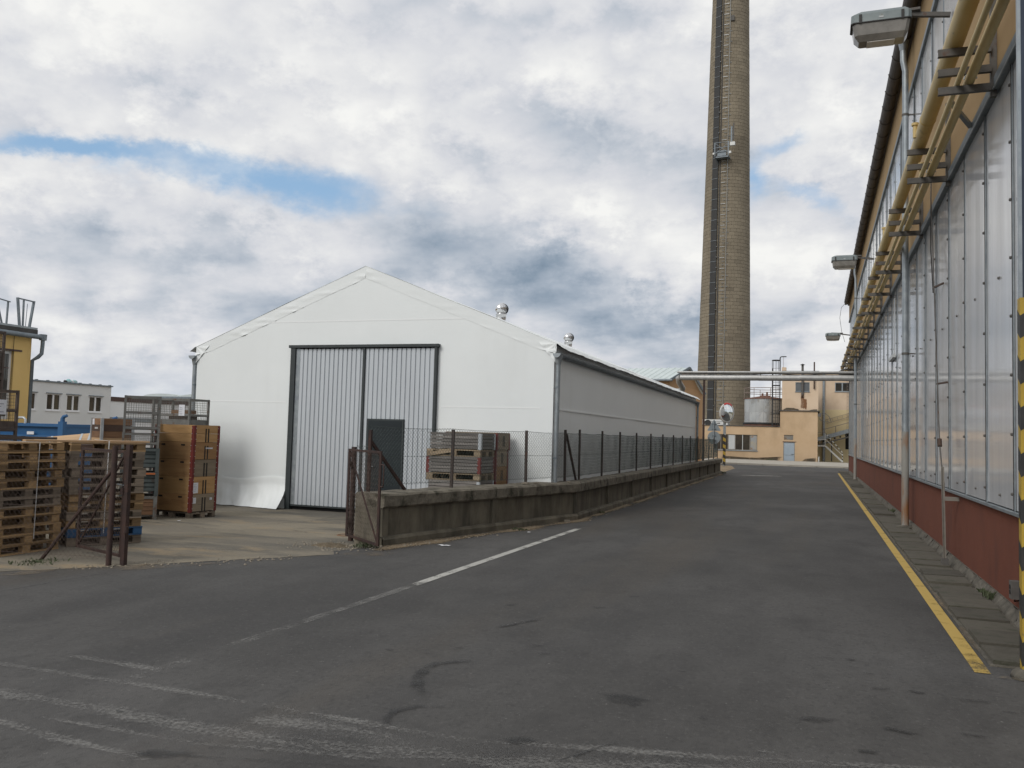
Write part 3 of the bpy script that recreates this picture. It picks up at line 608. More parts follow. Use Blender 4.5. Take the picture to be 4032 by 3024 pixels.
# gable flap: band of roof fabric lapped over the front, puckered at its lower edge
for sgn in (1, -1):
    xe_ = TX1 + .05 if sgn > 0 else TX0 - .05
    def gf(a, b):
        x = TXC + (xe_ - TXC) * a; top = AZ + .04 - (AZ - EZ) * a; wid = .30 + .015 * mnoise.noise(Vector((a * 7, 1, sgn)))
        edge = max(0, 1 - a / .07) + max(0, (a - .90) / .10)
        amt = .004 + .045 * edge + (.026 if sgn < 0 and .2 < a < .8 else .004)
        ruck = amt * max(0, mnoise.noise(Vector((a * (30 if sgn < 0 else 20) + b * 4, b * 1.5, sgn * 3))))
        return TL(x, TY0 + wr(x, 3, top - wid * b, .010, .8) - .004 - ruck * b * 1.2, top - wid * b * (1 - .25 * edge * (a > .5)))
    g = MB(); g.grid(gf, 110, 8); g.build('gable_flap', 'tent', tent)
# corner pucker where flap, eave and gutter meet
for sgn, cx_ in ((1, TX1), (-1, TX0)):
    def pk(a, b):   # fan of folds hanging from the eave corner
        x = cx_ + sgn * .03 - sgn * .40 * a * b
        z = EZ + .03 + (AZ - EZ) / HW * .40 * a * b * .9 - (.10 + .32 * (1 - a)) * b
        return TL(x, TY0 - .014 - .026 * b * (.5 + .5 * math.sin(a * 17)) * (1 - .6 * a), z)
    g = MB(); g.grid(pk, 26, 10); g.build('corner_fold', 'tent', tent)
# welded seams
for x0, x1, z in ((TX0 + .05, GX0 - .15, 2.49), (GX1 + .1, TX1 - .3, 2.44), (-12.9, -7.6, 4.48)):
    def sm_(a, b):
        x = x0 + (x1 - x0) * a; zz_ = z + .035 * b; return TL(x, TY0 + wr(x, 3, zz_, .010, .8) - .0035, zz_)
    g = MB(); g.grid(sm_, 60, 1); g.build('welded_seam', 'tent_seam', tent)
bx(.005 + TX1 - TXC, .024 + TX1 - TXC, .4, 23.2, 2.43 - TB, 2.465 - TB).build('welded_seam', 'tent_seam', tent)
for x in (): bx(x - TXC, x + .02 - TXC, -.0112, .02, .75, 3.6).build('welded_seam', 'tent_seam', tent)
# loose skirt at the foot left of the gate
def sk_(a, b):
    x = TX0 - .05 + (GX0 - .05 - TX0 + .1) * a; flare = .04 + .30 * (b ** 2) * (.5 + .8 * a ** 3)
    fold = .06 * b * mnoise.noise(Vector((a * 11, b * 1.2, 2))) + .03 * b * mnoise.noise(Vector((a * 30, b * 3, 5)))
    lip = .035 * math.exp(-((b - .06) / .05) ** 2)
    return TL(x, TY0 - flare - fold - lip, TB + .015 + (.72 + .05 * math.sin(a * 9) - .3 * max(0, a - .85) / .15 * 0) * (1 - b) + .02 * abs(fold))
g = MB(); g.grid(sk_, 70, 10); g.build('skirt', 'tent', tent)
# gutters and downpipes
for sgn, cx_ in ((1, TX1 + .09), (-1, TX0 - .09)):
    prof = [(.085 * math.cos(math.pi + math.pi * i / 8), .085 * math.sin(math.pi + math.pi * i / 8)) for i in range(9)]
    prof = [(p, q) for p, q in prof] + [(.075 * math.cos(2 * math.pi - math.pi * i / 8), .075 * math.sin(2 * math.pi - math.pi * i / 8) + .004) for i in range(9)]
    g = MB(); g.prism(prof, lambda p, q, t: TL(cx_ + p, t, 3.66 + q), TY0 - .12, TY1 + .1); gt = g.build('gutter', 'zinc_dull', tent)
    for k, yy in enumerate((TY0 + .02, TY1 - .05)):
        g = MB(); g.cyl(TL(cx_, yy, 3.64), TL(cx_, yy, 3.42), .10, .055, 14)
        x2 = cx_ - sgn * .02
        g.cyl(TL(cx_, yy, 3.42), TL(x2, yy, TB + .02), .052, n=14); dp = g.build('downpipe', 'zinc', tent)
        for zc in (2.9, 1.35): MB().cyl(TL(x2, yy, zc), TL(x2, yy, zc + .04), .058, n=14).build('pipe_clip', 'zinc_dull', dp)
    g = MB(); hp = [(.092 * math.cos(math.pi + math.pi * i / 10), .092 * math.sin(math.pi + math.pi * i / 10)) for i in range(11)]
    g.prism(hp, lambda p, q, t: TL(cx_ + p, t, 3.662 + q), TY0 - .128, TY0 - .120); g.build('gutter_end_cap', 'zinc', gt)
# gate
gate = MB()
gate.box(GX0 - TXC, GX0 + .13 - TXC, -.10, .04, 0, GZ - TB + .02); gate.box(GX1 - .06 - TXC, GX1 - TXC, -.10, .04, 0, GZ - TB + .02)
gate.box(GX0 - .05 - TXC, GX1 + .04 - TXC, -.12, .03, GZ - TB - .045, GZ - TB + .022)
gf_ = gate.build('gate_frame', 'frame', tent)
bx(GX0 + .132 - TXC, GX0 + .25 - TXC, -.06, .02, .12, GZ - TB - .062).build('frame_angle', 'zinc', gf_)
GM = -10.16
def leaf(x0, x1, name):
    per = .122; prof = []; x = x0
    while x < x1 - per * .5:
        prof += [(x, 0), (x + per * .66, 0), (x + per * .72, .026), (x + per * .94, .026)]; x += per
    prof.append((x1, 0)); g = MB(); n = len(prof)
    vs = [TL(p, TY0 - .055 + q, TB + .12) for p, q in prof] + [TL(p, TY0 - .055 + q, GZ - .07) for p, q in prof]
    g.add(vs, [(i, i + 1, n + i + 1, n + i) for i in range(n - 1)]); return g.build(name, 'sheet', tent, fix=False)
leaf(GX0 + .25, GM - .03, 'gate_leaf'); lr = leaf(GM + .03, GX1 - .06, 'gate_leaf')
bx(GM - .028 - TXC, GM + .028 - TXC, -.10, -.02, .10, GZ - TB - .065).build('meeting_post', 'frame', tent)
bx(GX0 + .15 - TXC, GX1 - .07 - TXC, -.07, -.03, .08, .118).build('bottom_rail', 'frame', tent)
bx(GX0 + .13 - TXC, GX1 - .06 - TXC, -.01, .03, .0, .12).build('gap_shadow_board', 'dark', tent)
# personnel door with pressed diagonal creases
DX0, DX1, DZ = -9.98, -9.10, 2.10
dr = bx(DX0 - .04 - TXC, DX1 + .04 - TXC, -.082, -.03, .10, DZ - TB + .04).build('personnel_door', 'frame', tent)
g = MB(); c_ = TL((DX0 + DX1) / 2, TY0 - .115, 1.0); a_ = [TL(DX0, TY0 - .088, .06), TL(DX1, TY0 - .088, .06), TL(DX1, TY0 - .088, DZ), TL(DX0, TY0 - .088, DZ)]
g.add(a_ + [c_], [(0, 1, 4), (1, 2, 4), (2, 3, 4), (3, 0, 4)]); g.build('pressed_panel', 'slate', dr, fix=False)
g = MB(); g.bar(TL(DX0 + .07, TY0 - .15, 1.02), TL(DX0 + .19, TY0 - .15, 1.02), .02, .02); g.bar(TL(DX0 + .07, TY0 - .15, 1.02), TL(DX0 + .07, TY0 - .09, 1.02), .02, .02); g.build('handle', 'zinc', dr)
# turbine ventilators near the ridge
def ventilator(x, y):
    z = roofz(x) - .03
    v = bpy.data.objects.new('ventilator', None); COL.objects.link(v); v.parent = tent; v.location = TL(x, y, z)
    g = MB(); g.lathe([(.19, -.02), (.17, .02), (.165, .20), (.18, .205), (.18, .235), (.155, .24)], n=20); 
    g.v = [(a + .06 * c, b, c) for a, b, c in g.v]
    g.build('throat', 'chrome', v)
    g = MB(); nb = 20
    for i in range(nb):
        vs = []
        for k in range(9):
            t = k / 8; lat = -1.05 + 2.35 * t; rr = .225 * math.cos(lat); zz = .40 + .20 * math.sin(lat)
            for q in (0, 1):
                an = 2 * math.pi * (i + q * .93) / nb + .55 * t; rad = rr * (1.0 if q == 0 else .93)
                vs.append((.03 + rad * math.cos(an), rad * math.sin(an), zz))
        g.add(vs, [(2 * k, 2 * k + 1, 2 * k + 3, 2 * k + 2) for k in range(8)], True)
    g.lathe([(.001, .605), (.06, .6), (.075, .585)], (.03, 0, 0), 16)
    g.build('turbine_head', 'chrome', v)
    MB().lathe([(.001, .25), (.13, .26), (.17, .40), (.1, .54), (.001, .58)], (.03, 0, 0), 16).build('turbine_core', 'zinc_dull', v)
ventilator(-9.95, 26.55); ventilator(-9.95, 34.75)

# ------------------------------------------------------------------ concrete wall with coping, fence on top
wall = thing('retaining_wall', 'low stained concrete wall with overhanging coping along the road', 'wall', (-5.1, 18.66, 0))
def WL(x, y, z): return (x + 5.1, y - 18.66, z)
A0, A1, A2 = Vector((-6.70, 12.48)), Vector((-5.10, 18.66)), Vector((-5.14, 50.0))
def seg_wall(p, q, n_bays, first):
    BK = -.54 if first else -.30
    d = (q - p); L = d.length; d.normalize(); nn = Vector((d.y, -d.x))   # nn towards the road
    def W(s_, o_, z): v = p + d * s_ + nn * o_; return WL(v.x, v.y, z)
    bay = L / n_bays
    for i in range(n_bays):
        s0, s1 = i * bay, (i + 1) * bay
        m_ = max(2, int(bay / .35))
        g = MB(); g.grid(lambda a, b: W(s0 + (s1 - s0) * a, 0, -.05 + .72 * b), m_, 6, False); g.jitter(.010, 2.5, i)
        g.grid(lambda a, b: W(s0 + (s1 - s0) * a, BK + .04, -.15 + .82 * b), 2, 2, False)
        g.build('wall_panel', 'concrete_wall', wall)
        g = MB(); g.grid(lambda a, b: W(s0 + .005 + (s1 - s0 - .01) * a, .11 - .03 * (b > .6) - .11 * (b > .95), -.05 + .19 * min(1, b / .66)), m_, 6, False); g.jitter(.012, 4, i + 9)
        g.build('base_ledge', 'concrete_wall', wall)
        g = MB(); g.box(-.07, .07, -.02, .055, -.05, .63); g.v = [W(s0 + a if i or not first else s0 + .1 + a, b, c) for a, b, c in g.v]
        g.build('pilaster', 'concrete_wall', wall)
        # coping block: closed, worn, its edge crumbling
        g = MB(); cs = [(.07, .60), (.105, .63), (.11, .80), (.08, .835), (-.10, .84), (BK + .03, .835), (BK, .80), (BK, .60)]; k = len(cs)
        mm = max(4, int(bay / .16)); vs = []
        for j in range(mm + 1):
            for o_, z_ in cs:
                s_ = s0 + .004 + (s1 - s0 - .008) * j / mm
                cr_ = .018 * mnoise.noise(Vector((s_ * 3, z_ * 5, i * 3.3 + first * 50))) + .020 * min(0, mnoise.noise(Vector((s_ * 1.1, o_ * 8, 7))))
                vs.append(W(s_, o_ + cr_ * (1 if o_ > 0 else -.3), z_ + cr_ * (.7 if z_ > .7 else .4)))
        g.add(vs, [(j * k + t, j * k + (t + 1) % k, (j + 1) * k + (t + 1) % k, (j + 1) * k + t) for j in range(mm) for t in range(k)] + [tuple(range(k)), tuple(mm * k + t for t in reversed(range(k)))])
        g.build('coping_block', 'coping', wall)
seg_wall(A0, A1, 2, True); seg_wall(A1, A2, 10, False)
g = MB(); g.box(-6.62, -6.36, 12.36, 12.46, -.1, .68); g.v = [WL(*p) for p in g.v]; g.jitter(.01, 5, 3); 
e_ = bx(-.50, .0, -.03, .03, -.1, .61); e_.v = [WL(A0.x + a * .97 + .0, A0.y + b + a * -.24, c) for a, b, c in e_.v]; e_.build('wall_end', 'concrete_wall', wall)
for x, y, s_ in ((-5.62, 16.85, .10), (-5.50, 17.2, .07), (-5.1, 18.3, .05)):
    g = MB(); g.lathe([(.001, 0), (s_, .01), (s_ * .9, s_ * .35), (s_ * .4, s_ * .5), (.001, s_ * .5)], n=8, smooth=False); g.jitter(s_ * .25, 9, x)
    tag(g.build('rubble_piece', 'stone', None, (x - .05, y, .835)), 'loose %s lump of broken concrete on the wall coping' % ('flat' if s_ > .09 else 'middling' if s_ > .06 else 'small'), 'rubble', 'broken concrete on the coping')

fence = thing('chain_link_fence', 'chain link fence with thin brown posts standing on the concrete wall', 'fence', (-5.25, 18.6, .83))
def FL(x, y, z): return (x + 5.25, y - 18.6, z - .83)
def chain(name, L, H, pitch, rad, mt, parent, p, q, z0, FLf, sag=.02, bottom=None, seed=0):
    """chain-link web between two plan points: interlocked zigzag wires plus top and bottom tension wires"""
    p, q = Vector(p), Vector(q); n = max(2, int((q - p).length / pitch)); d = (q - p) / n; rows = int(H / (pitch * 1.05)); g = MB()
    nn = Vector((d.y, -d.x)).normalized() * rad * 1.2
    for i in range(n):
        pl = []
        for k in range(rows + 1):
            t = i + ((k + i) % 2) * 1.0; b = p + d * t + nn * (1 if k % 2 else -1)
            tt = t / n; zz = z0 + H * k / rows - sag * math.sin(math.pi * tt) * (k / rows) + .01 * mnoise.noise(Vector((tt * 6 + seed, k * .15, 3)))
            bow = .02 * mnoise.noise(Vector((tt * 4, k * .1, seed)))
            pl.append(FLf(b.x + nn.x * bow * 200, b.y + nn.y * bow * 200, zz))
        g.tube(pl, rad, 3, False)
    for zz in (z0 + .03, z0 + H * .5, z0 + H - .01):
        g.tube([FLf(*(p + (q - p) * t), zz - sag * math.sin(math.pi * t) * ((zz - z0) / H)) for t in (0, .25, .5, .75, 1)], rad, 4, False)
    return g.build(name, mt, parent, fix=False)
def fpost(x, y, h, parent=fence, fl=FL, z0=.82, w=.045, mt='post_dark'):
    g = MB(); g.bar(fl(x, y, z0), fl(x + jit(.01), y + jit(.015), z0 + h), w, w); return g.build('fence_post', mt, parent)
fp = [(-7.12, 13.35), (-6.30, 15.55), (-5.77, 17.45), (-5.30, 18.62), (-5.30, 19.72), (-5.30, 22.0)] + [(-5.30, 24.15 + 2.43 * i) for i in range(8)] + [(-5.30, 43.4), (-5.30, 45.7), (-5.30, 47.9), (-5.30, 49.8)]
fp[0] = (-7.06, 12.75); fp[1] = (-6.42, 14.75); fp[2] = (-5.68, 16.9); fp[3] = (-5.35, 18.68)
for i, (x, y) in enumerate(fp):
    fpost(x, y, 1.20 if i > 3 else (1.05, 1.10, 1.13, 1.18)[i], w=.05 if i < 4 else .045, mt='rust_post' if i in (0,) else 'post_dark')
for i, (a, b) in enumerate(zip(fp, fp[1:])):
    chain('wire_mesh', 0, 1.02, .037 if i < 6 else .040, .0029 if i < 6 else .0033, 'wire', fence, a, b, .92, FL, .02, seed=i)
MB().bar(FL(-7.06, 12.75, 1.70), FL(-6.78, 13.55, .84), .045, .045).build('brace', 'rust_post', fence)
MB().bar(FL(-5.33, 18.68, 1.90), FL(-5.30, 19.45, .84), .045, .045).build('brace', 'post_dark', fence)

# ------------------------------------------------------------------ right gate leaf (standing open by the wall end)
def gate_leaf(name, label, hinge, free, H, z0, handle, bottom_gap=.0, group=None):
    hx, hy = hinge; t = thing(name, label, 'gate', (hx, hy, z0), 0, group)
    p, q = Vector((0, 0)), Vector((free[0] - hx, free[1] - hy)); F = lambda x, y, z: (x, y, z)
    def P3(s_, z): v = p + (q - p) * s_; return (v.x, v.y, z)
    for s_ in (.05, 1): MB().bar(P3(s_, .06), P3(s_, H), .036, .036).build('upright', 'rust_post', t)
    for z in (.08, H - .02): MB().bar(P3(.05, z), P3(1, z), .034, .036).build('rail', 'rust_post', t)
    MB().bar(P3(.07, H - .05), P3(.97, .12), .02, .02).build('diagonal', 'rust_post', t)
    chain('wire_mesh', 0, H - .14, .036, .0020, 'wire_rust', t, P3(.06, 0)[:2], P3(.99, 0)[:2], .10, F, .0)
    if handle:
        g = MB(); a = Vector(P3(1, .98)); dd = (q - p).normalized() * .13
        g.tube([a, a + Vector((dd.x, dd.y, .0)), a + Vector((dd.x * 1.1, dd.y * 1.1, .05)), a + Vector((dd.x * 1.1, dd.y * 1.1, .30)), a + Vector((dd.x, dd.y, .34)), a + Vector((0, 0, .34))], .011, 8); g.build('pull_handle', 'rust_post', t)
    return t
gate_leaf('yard_gate_leaf', 'brown mesh gate leaf with pull handle, open against the wall end', (-7.53, 12.86), (-6.40, 11.92), 1.53, .01, True)
t = thing('gate_post', 'brown steel hinge post at the broken end of the concrete wall', 'post', (-7.47, 12.95, -.03))
MB().bar((0, 0, 0), (0, 0, 1.60), .066, .066).build('shaft', 'rust_post', t)
for z_ in (.25, 1.25): MB().cyl((-.03, -.05, z_), (-.03, -.05, z_ + .1), .03, n=8).build('hinge', 'rust_post', t)
MB().bar((.04, -.02, .78), (.41, -.20, .80), .03, .03).build('tie_bar', 'rust_post', t)
# infill fence between hinge post and the wall end
t = thing('infill_fence_panel', 'short chain link panel between gate hinge post and first wall fence post', 'fence', (-7.45, 12.98, 0))
chain('wire_mesh', 0, 1.5, .036, .0025, 'wire', t, (0.02, -.01), (.38, -.21), .1, lambda x, y, z: (x, y, z), .0, seed=5)

# ------------------------------------------------------------------ left gate leaf, posts and fence
gate_leaf('yard_gate_leaf', 'dark brown mesh gate leaf swung inward in front of the pallet stacks', (-8.60, 9.02), (-9.87, 9.49), 1.47, .03, False)
t = thing('gate_post', 'dark brown gate post with hinges at the yard entrance edge', 'post', (-8.55, 8.98, -.02))
MB().bar((0, 0, 0), (.0, 0, 1.60), .062, .062).build('shaft', 'rust_post', t)
for x_, z_ in ((.045, .45), (-.05, .95)): MB().cyl((x_, -.03, z_), (x_, -.03, z_ + .08), .03, n=8).build('hinge', 'rust_post', t)
MB().bar((-.04, 0, 1.06), (-.20, .03, 1.07), .015, .015).build('latch', 'zinc', t)
fence2 = thing('chain_link_fence', 'sagging rusty chain link fence with round braced post before the pallets', 'fence', (-8.68, 8.86, -.02))
MB().cyl((0, 0, 0), (.0, .01, 1.58), .036, n=14).build('fence_post', 'rust_post', fence2)
MB().cyl((-1.06, -.10, .02), (-.02, 0, 1.26), .024, n=10).build('brace', 'rust_post', fence2)
chain('wire_mesh', 0, 1.36, .036, .0019, 'wire_rust', fence2, (-.02, 0), (-2.4, -.42), .10, lambda x, y, z: (x, y, z), .05, seed=9)

# ------------------------------------------------------------------ pallets
PS = .89
def make_pallet(m, w=1.2, d=.8, s=PS):
    """returns list of (name, mesh, local location) shared by all pallets of that kind"""
    out = []; W_, D_ = w * s, d * s; b1, b2, th, bh = .145 * s, .10 * s, .022 * s, .078 * s
    top = 3 * th + bh
    def me(x, y, z, nm): g = bx(-x / 2, x / 2, -y / 2, y / 2, 0, z); g.jitter(.0015, 20, x * 7 + y); return g.mesh(nm, m)
    deck_w, deck_n, stringer = me(W_, b1, th, 'deck_board'), me(W_, b2, th, 'deck_board'), me(b1, D_ - .004, th, 'cross_board')
    bl, bl_n = me(b1 * .98, b1 * .98, bh, 'block'), me(b1 * .98, b2 * .97, bh, 'block'); bot, bot_n = me(W_, b1, th, 'bottom_board'), me(W_, b2, th, 'bottom_board')
    yo = D_ / 2 - b1 / 2
    for yy, mm in ((-yo, deck_w), (-yo / 2, deck_n), (0, deck_w), (yo / 2, deck_n), (yo, deck_w)): out.append(('deck_board', mm, (0, yy, 2 * th + bh)))
    xo = W_ / 2 - b1 / 2; yb = D_ / 2 - b2 / 2
    for xx in (-xo, 0, xo): out.append(('cross_board', stringer, (xx, 0, th + bh)))
    for xx in (-xo, 0, xo):
        for yy, mm in ((-yb, bl_n), (0, bl), (yb, bl_n)): out.append(('block', mm, (xx, yy, th)))
    for yy, mm in ((-yb, bot_n), (0, bot), (yb, bot_n)): out.append(('bottom_board', mm, (0, yy, 0)))
    return out, top
MT['pallet_grey'] = mat('faded_pallet_wood', (.22, .165, .105), (.30, .235, .16), scale=3, vec=(1, 7, 7), rough=.95, rnd=.3, spots=(.10, .08, .06), spot_scale=4)
PAL, PH = make_pallet('pallet'); PALO, _ = make_pallet('pallet_old'); PALB, _ = make_pallet('pallet_blue'); PALF, PHF = make_pallet('pallet_grey', s=1.0)
def pallet(kind, label, loc, rz, group=None):
    t = thing('pallet', label, 'pallet', loc, rz, group)
    for nm, me, l in kind:
        o = bpy.data.objects.new(nm, me); COL.objects.link(o); o.parent = t; o.location = (l[0] + jit(.003), l[1] + jit(.002), l[2])
    return t
# stack A faces +X; long side along Y
zA = yz(9.2)
for k in range(12):
    kind = PALO if k in (6, 7) and False else (PALO if k in (5, 6) else PAL)
    pallet(kind, '%s pallet, %s in stack behind the slanting fence brace' % ('greyed' if kind is PALO else 'light brown', ORD[k] if k in (0, 11) else ORD[k] + ' from the ground'),
           (-10.40 - .356 + jit(.02), 9.13 + jit(.022), zA + k * (PH + .0006)), R(90) + jit(.012), 'pallets in the two strapped stacks')
for k in range(11):  # hidden stack, added to block light through the gaps in front
    pallet(PALO, 'old grey pallet, %s in the stack hidden behind the tall strapped stack' % (ORD[k] if k == 0 else 'topmost' if k == 10 else ORD[k] + ' up'), (-11.56 + jit(.01), 9.25 + jit(.01), zA + k * (PH + .0006)), R(90) + jit(.012), 'pallets behind the strapped stack')
dirB = Vector((.50, .87)).normalized(); cB = Vector((-10.46, 9.84)) + dirB * .535 + Vector((-dirB.y, dirB.x)) * .356; aB = math.atan2(dirB.y, dirB.x); zB = yz(10.3)
for k in range(12):
    kind = PALB if k == 1 else (PAL if k in (4, 5, 11, 2) else PALO); nmk = {id(PALB): 'blue painted', id(PAL): 'light brown', id(PALO): 'greyed'}[id(kind)]
    pallet(kind, '%s pallet, %s in stack behind the open gate leaf' % (nmk, ORD[k] if k in (0, 11) else ORD[k] + ' from the ground'),
           (cB.x + jit(.02), cB.y + jit(.02), zB + k * (PH + .0006)), aB + jit(.012), 'pallets in the two strapped stacks')
# long boards lying on the second stack
g = MB(); g.box(-.95, .95, -.30, .30, .0, .022)
hS = 12 * (PH + .0006)
for i in range(2):
    o = bx(-1.0, .62, -.11, .11, 0, .026).build('long_board', 'plank', None, (cB.x - .05 + i * .05, cB.y + .12 - .25 * i, zB + hS + .002), aB + .02 * i)
    tag(o, 'pale long board lying on the second pallet stack, its %s edge board' % ('rear' if i == 0 else 'front'), 'board', 'boards on the pallet stack')
# white straps round the stacks
def strap(label, c, dirv, off, dep, z, h, s_):
    t = thing('packing_strap', label, 'strap', (c.x, c.y, z))
    nrm = Vector((dirv.y, -dirv.x)); p = dirv * s_ + nrm * (off + .006); q = dirv * s_ - nrm * (dep + .006)
    MB().bar((p.x, p.y, .02), (p.x + dirv.x * .012, p.y + dirv.y * .012, h + .004), .014, .003).build('front_run', 'strap', t)
    MB().bar((p.x, p.y, h + .006), (q.x, q.y, h + .006), .014, .003).build('top_run', 'strap', t)
strap('white plastic strap round the tall pallet stack behind the brace', Vector((-10.756, 9.13)), Vector((0, 1)), .372, .372, zA + .17, hS - .17, .07)
strap('white plastic strap round the pallet stack with the blue pallet', cB, dirB, .372, .372, zB + .16, hS - .16 + .03, -.03)

# ------------------------------------------------------------------ crates
def crate(label, loc, rz, w, d, h, boards, m_side, m_iron, m_x=None, slots=0, stripes=0, lid=False, papers=(), group=None, gap=.004, rivets=True):
    t = thing('wooden_crate', label, 'crate', loc, rz, group); th = .022; bh = h / boards
    for k in range(boards):
        z0, z1 = k * bh + (gap if k else .004), (k + 1) * bh - (0 if k == boards - 1 else 0.001)
        dz = jit(.002)
        bx(-w / 2 + .006, w / 2 - .006, -d / 2 + dz, -d / 2 + th, z0, z1).build('plank', m_side, t)
        bx(-w / 2 + .006, w / 2 - .006, d / 2 - th, d / 2, z0, z1).build('plank', m_side, t)
        for s_ in (-1, 1):
            xa, xb = (w / 2 - th, w / 2) if s_ > 0 else (-w / 2, -w / 2 + th)
            bx(xa + dz * s_, xb + dz * s_, -d / 2 + th + .001, d / 2 - th - .001, z0, z1).build('plank', m_x or m_side, t)
    bx(-w / 2 + th, w / 2 - th, -d / 2 + th, d / 2 - th, h * .72, h * .74).build('contents_board', 'dark', t)
    for sx in (-1, 1):
        for sy in (-1, 1):
            g = MB(); cx, cy = sx * w / 2, sy * d / 2; aw = .062
            g.box(min(cx, cx - sx * aw), max(cx, cx - sx * aw), *sorted((cy, cy + sy * .005)), -.012, h - .012)
            g.box(*sorted((cx, cx + sx * .005)), *sorted((cy + sy * .0045, cy - sy * aw)), -.012, h - .012)
            co = g.build('corner_iron', m_iron, t)
            if rivets:
                g = MB()
                for k in range(3):
                    z = h * (.18 + .32 * k); g.box(cx - sx * .055 - .007, cx - sx * .055 + .007, *sorted((cy + sy * .005, cy + sy * .009)), z - .007, z + .007); g.box(*sorted((cx + sx * .005, cx + sx * .009)), cy - sy * .055 - .007, cy - sy * .055 + .007, z - .007, z + .007)
                stuff(g.build('rivets', 'galv_bright', co))
    for i in range(slots):
        x = -w * .26 + i * w * .5
        bx(x - .05, x + .05, -d / 2 - .004, -d / 2 + .002, h - .075, h - .042).build('hand_slot', 'dark', t)  # thin near-black plate stands in for the shaded opening
    if stripes:
        for i in (0, 1): bx(w / 2 + .0005, w / 2 + .0045, -.05 + i * .075, -.05 + i * .075 + .032, .0 if stripes == 2 else h * .18, h * .80).build('black_stripe', 'black', t)
    for (face, u_, v_, pw, ph) in papers:
        if face == 'x':
            p = bx(w / 2 + .005, w / 2 + .008, u_, u_ + pw, v_, v_ + ph).build('paper_sheet', 'paper', t)
            g = MB()
            for k in range(5): g.box(w / 2 + .0085, w / 2 + .0095, u_ + pw * .1, u_ + pw * (.5 + .3 * random.random()), v_ + ph * (.2 + .15 * k), v_ + ph * (.2 + .15 * k) + ph * .03)
            g.build('print', 'paper_print', p)
        else:
            bx(u_, u_ + pw, -d / 2 - .008, -d / 2 - .005, v_, v_ + ph).build('paper_sheet', 'paper', t)
    return t
# orange stack of five beside the tent
zc = yz(14.9); a_or = R(-4); C0 = Vector((-12.62, 14.86))
pallet(PALO, 'grey pallet under the stack of orange plywood crates', (C0.x, C0.y, zc), a_or)
hC = .357
for k in range(5):
    mm = ['ply_brown', 'ply', 'ply_brown', 'ply_brown', 'ply'][k]; sx_ = ['ply_grey', 'ply', 'ply_grey', 'ply_brown', 'ply'][k]
    crate('orange crate with red corner irons, %s of the stack by the tent' % (ORD[k] if k == 0 else ['', 'second from the ground', 'third from the ground', 'fourth from the ground', 'topmost'][k]),
          (C0.x + jit(.008), C0.y + jit(.008), zc + PH + .014 + k * (hC + .001)), a_or + jit(.01), 1.08, .74, hC, 2 if k == 4 else 1, mm, 'red_iron', sx_, 0 if k == 4 else 2, 2,
          papers=[('x', -.31, .02, .13, .22)] if k == 1 else ([('x', -.30, .17, .08, .12), ('x', .17, .22, .07, .05)] if k == 0 else ([('x', -.02, .22, .2, .03)] if k == 3 else ())), group='crates stacked beside the tent')
# crates behind the wall: grey board stack and brown stack
zg = yz(16.6)
un = .49
for k in range(4):
    pallet(PALF, 'light pallet under the %s grey board crate behind the wall fence' % ['lowest', 'second lowest', 'second highest', 'highest'][k], (-7.03, 16.60, zg + k * un), R(0), 'pallets between the grey crates')
    crate('grey board crate behind the wall fence, %s of its stack, %s irons' % (['lowest', 'second lowest', 'second highest', 'topmost'][k], 'galvanised' if k in (1, 3) else 'red'),
          (-7.03 + (.012 if k == 3 else 0), 16.60, zg + k * un + PHF + .013), jit(.01), 1.2, .8, un - PHF - .016, 5, 'board_grey', 'galv_bright' if k in (1, 3) else 'red_iron', gap=.010, group='grey crates behind the wall')
g = MB(); g.box(-.26, .26, -.01, .01, -.04, .04); o = g.build('split_board', 'pallet_grey', None, (-7.28, 16.175, zg + 3 * un + .085)); o.rotation_euler = (0, R(-10), 0); tag(o, 'broken pale board hanging from the pallet of the topmost grey crate', 'board')
zb = yz(17.5)
pallet(PALF, 'light pallet under the brown crates standing before the tent wall', (-7.02, 17.45, zb), 0)
for k in range(5):
    crate('brown crate with red irons before the tent wall, %s of the stack' % ['lowest', 'second from the ground', 'middle', 'fourth from the ground', 'topmost'][k],
          (-7.02 + (.03 if k == 4 else 0), 17.45, zb + PHF + .014 + k * .366), jit(.008), 1.2, .78, .364, 2 if k == 4 else 1, 'ply_brown' if k in (1, 2) else 'ply_grey', 'red_iron', None, 2, 1, group='brown crates behind the wall')

